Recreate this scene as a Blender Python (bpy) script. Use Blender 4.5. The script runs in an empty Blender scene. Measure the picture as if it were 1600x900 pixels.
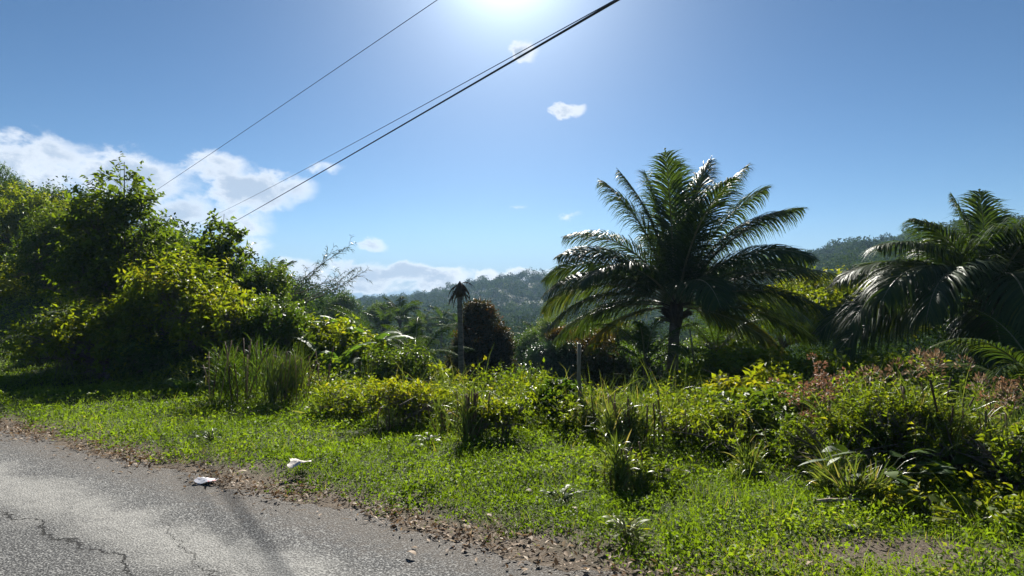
import bpy, math, random
import numpy as np
from mathutils import Vector

# ------------------------------------------------------------------ scene, camera, light
S = bpy.context.scene
C = S.collection
F = 950.0                      # focal length in pixels of the 1600 px wide photograph
CAMH = 1.7
HOR = 490.0
PITCH = math.atan((HOR - 450.0) / F)
cam_d = bpy.data.cameras.new('camera'); cam = bpy.data.objects.new('camera', cam_d); C.objects.link(cam)
cam.location = (0, 0, CAMH); cam.rotation_euler = (math.pi/2 + PITCH, 0, 0)
cam_d.sensor_width = 36; cam_d.lens = 36*F/1600; cam_d.clip_start = 0.05; cam_d.clip_end = 6000
S.camera = cam

SUN_EL = math.radians(32.5)
SUN_AZ = math.radians(-0.5)    # measured from +Y towards +X
w = bpy.data.worlds.new('World'); S.world = w; w.use_nodes = True
sun_d = bpy.data.lights.new('sun', 'SUN'); sun = bpy.data.objects.new('sun', sun_d); C.objects.link(sun)
sd = Vector((math.sin(SUN_AZ)*math.cos(SUN_EL), math.cos(SUN_AZ)*math.cos(SUN_EL), math.sin(SUN_EL)))
sun.rotation_euler = (sd).to_track_quat('Z', 'Y').to_euler()
sun_d.energy = 5.0; sun_d.angle = math.radians(0.53); sun_d.color = (1.0, 0.955, 0.87)
S.view_settings.view_transform = 'Standard'; S.view_settings.look = 'None'
S.view_settings.exposure = 1.5; S.view_settings.gamma = 1
SKY_STR = 0.05

def ang(px, py):
    """direction (azimuth, elevation) of a photo pixel"""
    x = (px-800)/F; z = (450-py)/F; y = 1.0
    c, s = math.cos(PITCH), math.sin(PITCH)
    y2 = y*c - z*s; z2 = y*s + z*c
    n = math.sqrt(x*x+y2*y2+z2*z2)
    return math.atan2(x, y2), math.asin(z2/n)

nt = w.node_tree; nt.nodes.clear()
def N(tree, t, **kw):
    n = tree.nodes.new(t)
    for k, v in kw.items(): setattr(n, k, v)
    return n
def mth(tree, op, a, b=None, c=None, clamp=False):
    n = tree.nodes.new('ShaderNodeMath'); n.operation = op; n.use_clamp = clamp
    for i, v in enumerate((a, b, c)):
        if v is None: continue
        if isinstance(v, (int, float)): n.inputs[i].default_value = v
        else: tree.links.new(v, n.inputs[i])
    return n.outputs[0]
def maprange(tree, v, a, b, c=0.0, d=1.0, kind='SMOOTHSTEP'):
    n = tree.nodes.new('ShaderNodeMapRange'); n.interpolation_type = kind
    tree.links.new(v, n.inputs[0])
    for i, x in zip((1, 2, 3, 4), (a, b, c, d)): n.inputs[i].default_value = x
    return n.outputs[0]
def mixc(tree, f, a, b):
    n = tree.nodes.new('ShaderNodeMix'); n.data_type = 'RGBA'
    for s, v in ((n.inputs[0], f), (n.inputs[6], a), (n.inputs[7], b)):
        if isinstance(v, (int, float)): s.default_value = v
        elif isinstance(v, tuple): s.default_value = (*v[:3], 1)
        else: tree.links.new(v, s)
    return n.outputs[2]

sky = N(nt, 'ShaderNodeTexSky', sky_type='NISHITA', sun_disc=False)
sky.sun_elevation = SUN_EL; sky.sun_rotation = SUN_AZ
sky.altitude = 900; sky.air_density = 1.0; sky.dust_density = 0.35; sky.ozone_density = 3.5
k_ = N(nt, 'ShaderNodeVectorMath', operation='SCALE'); nt.links.new(sky.outputs[0], k_.inputs[0]); k_.inputs['Scale'].default_value = 1/9.0
gm = N(nt, 'ShaderNodeGamma'); gm.inputs[1].default_value = 1.35; nt.links.new(k_.outputs[0], gm.inputs[0])
hs = N(nt, 'ShaderNodeHueSaturation'); hs.inputs['Hue'].default_value = .492; hs.inputs['Saturation'].default_value = 1.0; hs.inputs['Value'].default_value = 9.0*0.68; nt.links.new(gm.outputs[0], hs.inputs['Color'])
tc = N(nt, 'ShaderNodeTexCoord')
sep = N(nt, 'ShaderNodeSeparateXYZ'); nt.links.new(tc.outputs['Generated'], sep.inputs[0])
# clouds live in the sky: ellipses in azimuth / elevation broken up by noise
az = mth(nt, 'ARCTAN2', sep.outputs[0], sep.outputs[1])
el = mth(nt, 'ARCSINE', sep.outputs[2])
cxyz = N(nt, 'ShaderNodeCombineXYZ'); nt.links.new(az, cxyz.inputs[0]); nt.links.new(el, cxyz.inputs[1])
# pale air low over the horizon and the aureole round the sun
SKYC = mixc(nt, maprange(nt, el, .16, .02), hs.outputs[0], (2.8, 4.1, 5.5))
vd = N(nt, 'ShaderNodeVectorMath', operation='DOT_PRODUCT'); nt.links.new(tc.outputs['Generated'], vd.inputs[0]); vd.inputs[1].default_value = tuple(sd)
theta = mth(nt, 'ARCCOSINE', mth(nt, 'MINIMUM', vd.outputs['Value'], .99999))
glow = mth(nt, 'ADD', mth(nt, 'MULTIPLY', mth(nt, 'EXPONENT', mth(nt, 'MULTIPLY', theta, -10.0)), 9.0), mth(nt, 'MULTIPLY', mth(nt, 'EXPONENT', mth(nt, 'MULTIPLY', theta, -34.0)), 45.0))
gv = N(nt, 'ShaderNodeVectorMath', operation='SCALE'); gv.inputs[0].default_value = (.84, .96, 1.0); nt.links.new(glow, gv.inputs['Scale'])
ga = N(nt, 'ShaderNodeVectorMath', operation='ADD'); nt.links.new(SKYC, ga.inputs[0]); nt.links.new(gv.outputs[0], ga.inputs[1]); SKYC = ga.outputs[0]
def noise(tree, vec, scale, detail, rough, dist=0.0):
    n = tree.nodes.new('ShaderNodeTexNoise'); tree.links.new(vec, n.inputs['Vector'])
    n.inputs['Scale'].default_value = scale; n.inputs['Detail'].default_value = detail
    n.inputs['Roughness'].default_value = rough; n.inputs['Distortion'].default_value = dist
    return n
vsc = N(nt, 'ShaderNodeVectorMath', operation='MULTIPLY'); nt.links.new(cxyz.outputs[0], vsc.inputs[0]); vsc.inputs[1].default_value = (1, 1.5, 1)
n1 = noise(nt, vsc.outputs[0], 15, 9, 0.62, 0.2)
n2 = noise(nt, vsc.outputs[0], 3.2, 4, 0.55, 0.2)
warp = N(nt, 'ShaderNodeSeparateColor'); nt.links.new(n1.outputs['Color'], warp.inputs[0])
azw = mth(nt, 'ADD', az, mth(nt, 'MULTIPLY', mth(nt, 'SUBTRACT', warp.outputs[0], 0.5), 0.09))
elw = mth(nt, 'ADD', el, mth(nt, 'MULTIPLY', mth(nt, 'SUBTRACT', warp.outputs[1], 0.5), 0.05))
# px, py, half width, half height, strength
CL = [(60, 255, 130, 55, 1.0), (190, 280, 130, 50, 1.0), (270, 330, 75, 40, 1.0), (330, 262, 75, 26, .8), (-60, 250, 160, 60, 1.0),
      (395, 300, 75, 34, .95), (450, 292, 50, 22, .8), (375, 345, 60, 42, .75), (385, 385, 50, 25, .6), (20, 330, 150, 70, 1.0),
      (885, 171, 30, 15, 1.15), (822, 82, 18, 22, .8), (510, 262, 34, 11, .45), (578, 382, 30, 10, .8),
      (480, 425, 80, 26, .62), (560, 425, 60, 20, .95), (635, 430, 50, 22, 1.0), (700, 434, 50, 18, .95), (755, 432, 36, 15, .95),
      (830, 428, 60, 12, .9), (880, 420, 20, 10, .9), (540, 445, 120, 14, .8), (690, 447, 110, 9, .8),
      (920, 371, 9, 5, .7), (890, 335, 26, 6, .28), (815, 328, 14, 4, .3), (1010, 370, 30, 5, .3)]
field = None
for (px, py, hw, hh, st) in CL:
    a0, e0 = ang(px, py); a1, _ = ang(px+hw, py); _, e1 = ang(px, py-hh)
    dx = mth(nt, 'DIVIDE', mth(nt, 'SUBTRACT', azw, a0), a1-a0)
    dy = mth(nt, 'DIVIDE', mth(nt, 'SUBTRACT', elw, e0), abs(e1-e0))
    q = mth(nt, 'MULTIPLY_ADD', dx, dx, mth(nt, 'MULTIPLY', dy, dy))
    v = mth(nt, 'MULTIPLY_ADD', q, -0.75*st, st)
    field = v if field is None else mth(nt, 'SMOOTH_MAX', field, v, 0.18)
    # SMOOTH_MAX takes a third value
fb = mth(nt, 'MULTIPLY', mth(nt, 'SUBTRACT', n1.outputs[0], 0.5), 2.6)
dens = mth(nt, 'ADD', field, fb)
mask = maprange(nt, dens, 0.10, 0.85)
shade = maprange(nt, mth(nt, 'ADD', dens, mth(nt, 'MULTIPLY', mth(nt, 'SUBTRACT', n2.outputs[0], 0.5), 1.2)), 0.50, 1.15)
ccol = mixc(nt, shade, (7.4, 7.7, 8.1), (3.7, 4.5, 5.6))
allc = mixc(nt, mth(nt, 'MULTIPLY', mask, 0.93), SKYC, ccol)
bg = N(nt, 'ShaderNodeBackground'); bg.inputs[1].default_value = SKY_STR
nt.links.new(allc, bg.inputs[0])
wo = N(nt, 'ShaderNodeOutputWorld'); nt.links.new(bg.outputs[0], wo.inputs[0])

# ------------------------------------------------------------------ helpers
rng = np.random.default_rng(7)
def at(px, py, y):
    """point at depth y on the line of sight of a photo pixel: used only to read off where a thing stands"""
    a, e = ang(px, py)
    x = math.tan(a)*y
    return np.array([x, y, CAMH + math.tan(e)*math.hypot(x, y)])
def gp(px, py):
    a, e = ang(px, py); r = -CAMH/math.tan(e)
    return np.array([math.sin(a)*r, math.cos(a)*r, 0.0])
def px2m(p, y): return p/F*y

EA, EB = gp(0, 672), gp(945, 900)          # two points of the asphalt edge
U = (EB-EA)/np.linalg.norm(EB-EA)          # along the road
NR = np.array([-U[1], U[0], 0.0])          # away from the road, over the verge
def s_of(x, y): return (x-EB[0])*NR[0] + (y-EB[1])*NR[1]
def u_of(x, y): return (x-EB[0])*U[0] + (y-EB[1])*U[1]

_k = np.random.default_rng(3)
_dirs = _k.normal(size=(40, 3)); _ph = _k.uniform(0, 6.28, 40)
def snoise(P, freq, o=0, n=7):
    """cheap smooth noise, about -1..1"""
    P = np.atleast_2d(P); r = np.zeros(len(P)); a = 0; amp = 1.0
    for i in range(n):
        j = (i+o*5) % 40; f = freq*(1+0.55*i)
        d = _dirs[j][:P.shape[1]]; d = d/np.linalg.norm(d)
        r += amp*np.sin(P@d*f*2 + _ph[j] + 1.7*np.sin(P@np.roll(d, 1)*f + _ph[(j+3) % 40])); a += amp*0.6; amp *= 0.8
    return r/a
def sstep(a, b, x):
    t = np.clip((x-a)/(b-a), 0, 1); return t*t*(3-2*t)

RR = np.array([0, 10, 16, 25, 45, 80, 130, 220, 350, 500, 700, 1500.])
AZ = np.radians([-180, -100, -60, -40, -30, -20, -10, 0, 10, 20, 30, 40, 60, 100, 180])
TB = np.array([
 [0, 0, 0, 0, 0, 0, 0, 0, 0, 0, 0, 0],
 [0, .3, 1, 2, 5, 9, 12, 16, 20, 20, 20, 20],
 [0, .3, 1, 2.5, 6, 11, 16, 24, 30, 35, 35, 30],
 [0, 0, .3, 1.2, 5.0, 9, 12, 16, 22, 26, 26, 20],
 [0, 0, 0, .3, 2.2, 4.2, 6, 7, 7, 5, 5, 5],
 [0, 0, -.4, -1, -1.6, -2, -3, -5, -5, 2, 5, 5],
 [0, 0, -1.4, -3.8, -7.5, -9, -10, -9, -3, 9, 5, 5],
 [0, 0, -1.6, -4.2, -8, -11.5, -12, -10, 0, 26, 12, 5],
 [0, 0, -1.6, -4.2, -8, -11.5, -12, -9, 3, 30, 14, 5],
 [0, 0, -1.5, -3.8, -7, -9.5, -9, -4, 12, 33, 18, 5],
 [0, 0, -1.1, -2.8, -4.5, -6, -3, 10, 31, 36, 20, 5],
 [0, 0, -.6, -1.6, -3, -3, 2, 18, 36, 40, 20, 5],
 [0, 0, -.5, -1, -2, -1, 4, 20, 34, 34, 20, 5],
 [0, 0, 0, 0, 0, 0, 0, 0, 0, 0, 0, 0],
 [0, 0, 0, 0, 0, 0, 0, 0, 0, 0, 0, 0.]])
def H(x, y):
    x = np.asarray(x, float); y = np.asarray(y, float)
    r = np.hypot(x, y); a = np.arctan2(x, y)
    ri = np.clip(np.searchsorted(RR, r, 'right')-1, 0, len(RR)-2); ai = np.clip(np.searchsorted(AZ, a, 'right')-1, 0, len(AZ)-2)
    fr = np.clip((r-RR[ri])/(RR[ri+1]-RR[ri]), 0, 1); fa = (a-AZ[ai])/(AZ[ai+1]-AZ[ai]); fa = fa*fa*(3-2*fa)
    h = (TB[ai, ri]*(1-fa)+TB[ai+1, ri]*fa)*(1-fr) + (TB[ai, ri+1]*(1-fa)+TB[ai+1, ri+1]*fa)*fr
    s = s_of(x, y)
    far = sstep(3.2, 8.2, s)
    h = h*far
    h = h + .75*np.exp(-(((x+17.5)/4.2)**2+((y-22)/3.6)**2))*sstep(.6, 3, s)
    P = np.stack([x.ravel(), y.ravel()], 1)
    h = h + (snoise(P, .45, 1).reshape(x.shape)*.05)*sstep(.3, 2, s) + (snoise(P, .035, 2).reshape(x.shape)*2.2)*sstep(60, 200, r)*sstep(2, 30, s)
    h = h + 0.03*sstep(0, .8, s) - 0.03
    return h

def ydepth(px, py):
    """depth at which the line of sight of a photo pixel meets the ground"""
    a, e = ang(px, py); r = np.linspace(2, 60, 2400); x = np.sin(a)*r; y = np.cos(a)*r
    z = CAMH+np.tan(e)*r; k = np.argmax(z < H(x, y)); return float(y[k]) if z[k] < H(x, y)[k] else float(y[-1])
def setp(o, label=None, cat=None, group=None, kind=None):
    if label: o['label'] = label
    if cat: o['category'] = cat
    if group: o['group'] = group
    if kind: o['kind'] = kind
    return o
def empty(name, loc, label, cat, group=None):
    o = bpy.data.objects.new(name, None); C.objects.link(o); o.location = tuple(float(v) for v in loc); o.empty_display_size = .3
    return setp(o, label, cat, group)

class MB:
    """numpy mesh builder: every face carries a float 'v' used for colour variation"""
    def __init__(s): s.V = []; s.T = []; s.Q = []; s.vt = []; s.vq = []; s.n = 0
    def add(s, V, T=None, Q=None, vt=None, vq=None):
        V = np.asarray(V, float).reshape(-1, 3)
        if T is not None:
            s.T.append(np.asarray(T)+s.n); s.vt.append(np.broadcast_to(.5 if vt is None else vt, len(T)))
        if Q is not None:
            s.Q.append(np.asarray(Q)+s.n); s.vq.append(np.broadcast_to(.5 if vq is None else vq, len(Q)))
        s.V.append(V); s.n += len(V)
    def build(s, name, mat, parent=None, origin=(0, 0, 0), smooth=False):
        V = np.concatenate(s.V) - np.asarray(origin, float)
        T = np.concatenate(s.T) if s.T else np.zeros((0, 3), int); Q = np.concatenate(s.Q) if s.Q else np.zeros((0, 4), int)
        me = bpy.data.meshes.new(name)
        me.vertices.add(len(V)); me.vertices.foreach_set('co', V.astype(np.float32).ravel())
        nl = T.size+Q.size; me.loops.add(nl)
        me.loops.foreach_set('vertex_index', np.concatenate([T.ravel(), Q.ravel()]).astype(np.int32))
        me.polygons.add(len(T)+len(Q))
        st = np.concatenate([np.arange(len(T))*3, len(T)*3+np.arange(len(Q))*4]).astype(np.int32)
        me.polygons.foreach_set('loop_start', st)
        if smooth: me.polygons.foreach_set('use_smooth', np.ones(len(T)+len(Q), bool))
        me.update(calc_edges=True)
        at_ = me.attributes.new('v', 'FLOAT', 'FACE')
        at_.data.foreach_set('value', np.concatenate([*s.vt, *s.vq]).astype(np.float32) if (s.vt or s.vq) else [])
        me.materials.append(mat)
        o = bpy.data.objects.new(name, me); C.objects.link(o)
        if parent is not None: o.parent = parent
        return o

def nrm(a): return a/np.maximum(np.linalg.norm(a, axis=-1, keepdims=True), 1e-9)
def add_leaves(mb, P, D, Nn, L, W, v, fold=.25, bend=.15):
    """folded pointed leaves: P base, D tip direction, Nn normal"""
    n = len(P); D = nrm(D); Sd = nrm(np.cross(D, Nn)); Nn = nrm(np.cross(Sd, D))
    L = np.broadcast_to(L, n)[:, None]; W = np.broadcast_to(W, n)[:, None]
    mid = P + D*L*.45
    V = np.stack([P, mid+Sd*W*.5+Nn*W*fold, P+D*L-Nn*L*bend, mid-Sd*W*.5+Nn*W*fold], 1).reshape(-1, 3)
    b = np.arange(n)[:, None]*4
    T = np.stack([b+[0, 1, 2], b+[0, 2, 3]], 1).reshape(-1, 3)
    mb.add(V, T=T, vt=np.repeat(np.broadcast_to(v, n), 2))
def add_ribbons(mb, P, D, L, W, v, seg=4, droop=1.0, up=None, wprof=None, side=None):
    """blades that start along D and bow down; droop = how far gravity pulls (0..2)"""
    n = len(P); D = nrm(np.asarray(D, float)); L = np.broadcast_to(L, n).astype(float); W = np.broadcast_to(W, n).astype(float); droop = np.broadcast_to(droop, n)
    pts = [P]; dd = D; cur = P
    for i in range(seg):
        t = (i+1)/seg
        cur = cur + dd*(L/seg)[:, None]; pts.append(cur)
        dd = nrm(dd + np.array([0, 0, -1.])*(droop/seg*(.4+1.2*t))[:, None])
    pts = np.stack(pts, 1)
    if side is None:
        r = rng.normal(size=(n, 3)); r[:, 2] *= .25
        side = nrm(np.cross(D, r))
    prof = wprof if wprof is not None else [(.55+1.1*t)*(1-t)**.7+.02 if t < 1 else .02 for t in np.linspace(0, 1, seg+1)]
    Vs = []
    for i in range(seg+1):
        o = side*(W*prof[i]*.5)[:, None]
        Vs += [pts[:, i]-o, pts[:, i]+o]
    V = np.stack(Vs, 1).reshape(-1, 3)
    b = np.arange(n)[:, None]*(2*(seg+1))
    Q = np.stack([b+[2*i, 2*i+1, 2*i+3, 2*i+2] for i in range(seg)], 1).reshape(-1, 4)
    mb.add(V, Q=Q, vq=np.repeat(np.broadcast_to(v, n), seg))
    return pts
def add_tube(mb, pts, rad, k=8, v=.5, cap=True):
    pts = np.asarray(pts, float); n = len(pts); rad = np.broadcast_to(rad, n)
    t = nrm(np.gradient(pts, axis=0)); ref = np.array([0, 0, 1.]) if abs(t[0][2]) < .9 else np.array([0, 1., 0])
    a = nrm(np.cross(t, ref)); b = np.cross(t, a)
    th = np.linspace(0, 2*np.pi, k, endpoint=False)
    V = (pts[:, None] + rad[:, None, None]*(np.cos(th)[None, :, None]*a[:, None]+np.sin(th)[None, :, None]*b[:, None])).reshape(-1, 3)
    i = np.arange(n-1)[:, None]*k; j = np.arange(k)[None]; j2 = (j+1) % k
    Q = np.stack([i+j, i+j2, i+k+j2, i+k+j], -1).reshape(-1, 4)
    T = None
    if cap:
        V = np.concatenate([V, pts[:1], pts[-1:]]); c0, c1 = n*k, n*k+1
        T = np.array([[c0, (q+1) % k, q] for q in range(k)]+[[c1, (n-1)*k+q, (n-1)*k+(q+1) % k] for q in range(k)])
    mb.add(V, T=T, Q=Q, vt=v, vq=v)
def bez(a, b, c, n):
    t = np.linspace(0, 1, n)[:, None]; a, b, c = map(lambda q: np.asarray(q, float), (a, b, c))
    return (1-t)**2*a+2*t*(1-t)*b+t*t*c

# ------------------------------------------------------------------ materials
def new_mat(name):
    m = bpy.data.materials.new(name); m.use_nodes = True; m.node_tree.nodes.clear()
    return m, m.node_tree
def ramp(t, v, stops):
    r = t.nodes.new('ShaderNodeValToRGB'); t.links.new(v, r.inputs[0]); e = r.color_ramp.elements
    while len(e) < len(stops): e.new(.5)
    for q, (p, c) in zip(e, stops): q.position = p; q.color = (*c, 1)
    return r.outputs[0]
def leaf_mat(name, stops, trans=.45, rough=.52, spec=.14, tint=(1.85, 1.6, .45)):
    m, t = new_mat(name)
    a = N(t, 'ShaderNodeAttribute', attribute_name='v')
    col = ramp(t, a.outputs['Fac'], stops)
    p = N(t, 'ShaderNodeBsdfPrincipled'); t.links.new(col, p.inputs['Base Color'])
    p.inputs['Roughness'].default_value = rough; p.inputs['Specular IOR Level'].default_value = spec
    tr = N(t, 'ShaderNodeBsdfTranslucent')
    mm = N(t, 'ShaderNodeVectorMath', operation='MULTIPLY'); t.links.new(col, mm.inputs[0]); mm.inputs[1].default_value = tint
    t.links.new(mm.outputs[0], tr.inputs[0])
    mx = N(t, 'ShaderNodeMixShader'); mx.inputs[0].default_value = trans
    t.links.new(p.outputs[0], mx.inputs[1]); t.links.new(tr.outputs[0], mx.inputs[2])
    o = N(t, 'ShaderNodeOutputMaterial'); t.links.new(mx.outputs[0], o.inputs[0])
    return m
def plain_mat(name, stops, rough=.85, scale=8, bump=.3, stretch=(1, 1, 1), spec=.3):
    m, t = new_mat(name)
    tcn = N(t, 'ShaderNodeTexCoord'); mp = N(t, 'ShaderNodeMapping'); mp.inputs['Scale'].default_value = stretch
    t.links.new(tcn.outputs['Object'], mp.inputs[0])
    nz = noise(t, mp.outputs[0], scale, 8, .65)
    col = ramp(t, maprange(t, nz.outputs[0], .3, .7, kind='LINEAR'), stops)
    p = N(t, 'ShaderNodeBsdfPrincipled'); t.links.new(col, p.inputs['Base Color']); p.inputs['Roughness'].default_value = rough
    p.inputs['Specular IOR Level'].default_value = spec
    b = N(t, 'ShaderNodeBump'); b.inputs['Strength'].default_value = bump; b.inputs['Distance'].default_value = .05
    t.links.new(nz.outputs[0], b.inputs['Height']); t.links.new(b.outputs[0], p.inputs['Normal'])
    o = N(t, 'ShaderNodeOutputMaterial'); t.links.new(p.outputs[0], o.inputs[0])
    return m

M = {}
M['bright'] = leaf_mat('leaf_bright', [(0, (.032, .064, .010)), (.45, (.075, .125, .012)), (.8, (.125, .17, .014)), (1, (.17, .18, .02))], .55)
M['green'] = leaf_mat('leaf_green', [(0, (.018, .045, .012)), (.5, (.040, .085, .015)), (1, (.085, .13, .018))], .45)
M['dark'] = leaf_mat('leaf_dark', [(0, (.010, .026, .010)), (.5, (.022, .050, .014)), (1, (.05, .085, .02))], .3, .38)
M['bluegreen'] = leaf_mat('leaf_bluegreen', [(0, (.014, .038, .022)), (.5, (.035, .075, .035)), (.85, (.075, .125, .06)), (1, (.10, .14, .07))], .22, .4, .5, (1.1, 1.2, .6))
M['bronze'] = leaf_mat('leaf_bronze', [(0, (.008, .016, .006)), (.55, (.022, .030, .009)), (.85, (.07, .045, .012)), (1, (.13, .065, .02))], .42, .5, .2, (1.7, 1.25, .4))
M['orange'] = leaf_mat('leaf_orange', [(0, (.03, .045, .012)), (.5, (.065, .062, .02)), (1, (.14, .085, .035))], .36, .5, .2, (1.4, 1.1, .5))
M['pink'] = leaf_mat('leaf_pink', [(0, (.09, .075, .035)), (.5, (.20, .11, .065)), (1, (.34, .20, .13))], .35, .6, .3, (1.2, 1.0, .8))
M['grass'] = leaf_mat('grass_blade', [(0, (.035, .060, .010)), (.45, (.105, .165, .014)), (.85, (.155, .215, .020)), (.95, (.24, .23, .07)), (1, (.32, .26, .11))], .50, .6, .15, (1.5, 1.5, .48))
M['cane'] = leaf_mat('cane_blade', [(0, (.040, .065, .014)), (.5, (.085, .13, .022)), (.85, (.16, .20, .05)), (1, (.26, .22, .10))], .38, .42, .5, (1.3, 1.25, .5))
M['dry'] = leaf_mat('dry_leaf', [(0, (.045, .028, .015)), (.4, (.13, .08, .045)), (.8, (.30, .21, .13)), (1, (.50, .42, .32))], .2, .7, .2, (1.1, 1, .8))
M['palm'] = leaf_mat('palm_leaflet', [(0, (.018, .040, .014)), (.5, (.035, .066, .018)), (.85, (.075, .10, .02)), (1, (.17, .15, .02))], .40, .5, .20, (1.5, 1.35, .35))
M['far'] = leaf_mat('forest_leaf', [(0, (.010, .030, .010)), (.5, (.030, .066, .014)), (.85, (.055, .105, .018)), (1, (.10, .13, .03))], .14, .9, .05)
M['youngpalm'] = leaf_mat('young_palm_leaflet', [(0, (.018, .040, .014)), (.5, (.035, .070, .018)), (.85, (.075, .11, .02)), (1, (.17, .15, .02))], .42, .8, .02, (1.6, 1.4, .4))
M['banana'] = leaf_mat('banana_leaf', [(0, (.03, .07, .02)), (.6, (.06, .13, .03)), (1, (.12, .18, .06))], .45, .55, .15)
M['bark'] = plain_mat('bark', [(0, (.035, .028, .022)), (.5, (.10, .082, .062)), (1, (.20, .17, .14))], .9, 6, .6, (1, 1, .35))
M['palmbark'] = plain_mat('palm_bark', [(0, (.045, .038, .030)), (.5, (.11, .095, .075)), (1, (.19, .17, .14))], .9, 5, .6, (1, 1, 4))
M['fibre'] = plain_mat('fibre', [(0, (.02, .016, .012)), (1, (.10, .075, .05))], .95, 9, .8, (1, 1, .3))
M['rachis'] = plain_mat('frond_stalk', [(0, (.07, .085, .025)), (1, (.17, .15, .06))], .4, 5, .1, spec=.5)
M['wood'] = plain_mat('post_wood', [(0, (.09, .08, .055)), (1, (.26, .23, .17))], .85, 7, .4, (3, 3, .3))
M['cable'] = plain_mat('cable', [(0, (.02, .02, .022)), (1, (.035, .035, .04))], .5, 3, 0)
M['paper'] = plain_mat('pale_card', [(0, (.42, .37, .32)), (1, (.74, .68, .62))], .8, 14, .2)
M['stone'] = plain_mat('pale_stone', [(0, (.26, .24, .21)), (1, (.55, .52, .48))], .9, 22, .4)
M['stick'] = plain_mat('dead_stick', [(0, (.16, .11, .08)), (1, (.42, .33, .27))], .9, 15, .3)

def ground_mat():
    m, t = new_mat('soil')
    tcn = N(t, 'ShaderNodeTexCoord')
    n1_ = noise(t, tcn.outputs['Object'], 1.3, 8, .65); n2_ = noise(t, tcn.outputs['Object'], 55, 5, .7)
    c1 = ramp(t, n2_.outputs[0], [(.3, (.045, .034, .024)), (.55, (.115, .09, .066)), (.75, (.22, .185, .145))])
    c2 = ramp(t, n2_.outputs[0], [(.3, (.018, .028, .008)), (.7, (.05, .065, .016))])
    g = N(t, 'ShaderNodeNewGeometry'); sp = N(t, 'ShaderNodeSeparateXYZ'); t.links.new(g.outputs['Position'], sp.inputs[0])
    d = mth(t, 'ADD', mth(t, 'MULTIPLY', mth(t, 'SUBTRACT', sp.outputs[0], float(EB[0])), float(NR[0])), mth(t, 'MULTIPLY', mth(t, 'SUBTRACT', sp.outputs[1], float(EB[1])), float(NR[1])))
    f = maprange(t, mth(t, 'ADD', d, mth(t, 'MULTIPLY', mth(t, 'SUBTRACT', n1_.outputs[0], .5), 1.6)), .2, 1.2)
    bc = gp(1400, 868)
    bx_ = mth(t, 'DIVIDE', mth(t, 'SUBTRACT', sp.outputs[0], float(bc[0])), 1.0); by_ = mth(t, 'DIVIDE', mth(t, 'SUBTRACT', sp.outputs[1], float(bc[1])), .32)
    bq = mth(t, 'ADD', mth(t, 'MULTIPLY_ADD', bx_, bx_, mth(t, 'MULTIPLY', by_, by_)), mth(t, 'MULTIPLY', n1_.outputs[0], .8))
    f = mth(t, 'MULTIPLY', f, maprange(t, bq, .9, 2.0))
    col = mixc(t, f, c1, c2)
    p = N(t, 'ShaderNodeBsdfPrincipled'); t.links.new(col, p.inputs['Base Color']); p.inputs['Roughness'].default_value = .95; p.inputs['Specular IOR Level'].default_value = .15
    b = N(t, 'ShaderNodeBump'); b.inputs['Strength'].default_value = .8; b.inputs['Distance'].default_value = .03; t.links.new(n2_.outputs[0], b.inputs['Height']); t.links.new(b.outputs[0], p.inputs['Normal'])
    o = N(t, 'ShaderNodeOutputMaterial'); t.links.new(p.outputs[0], o.inputs[0]); return m

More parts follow.
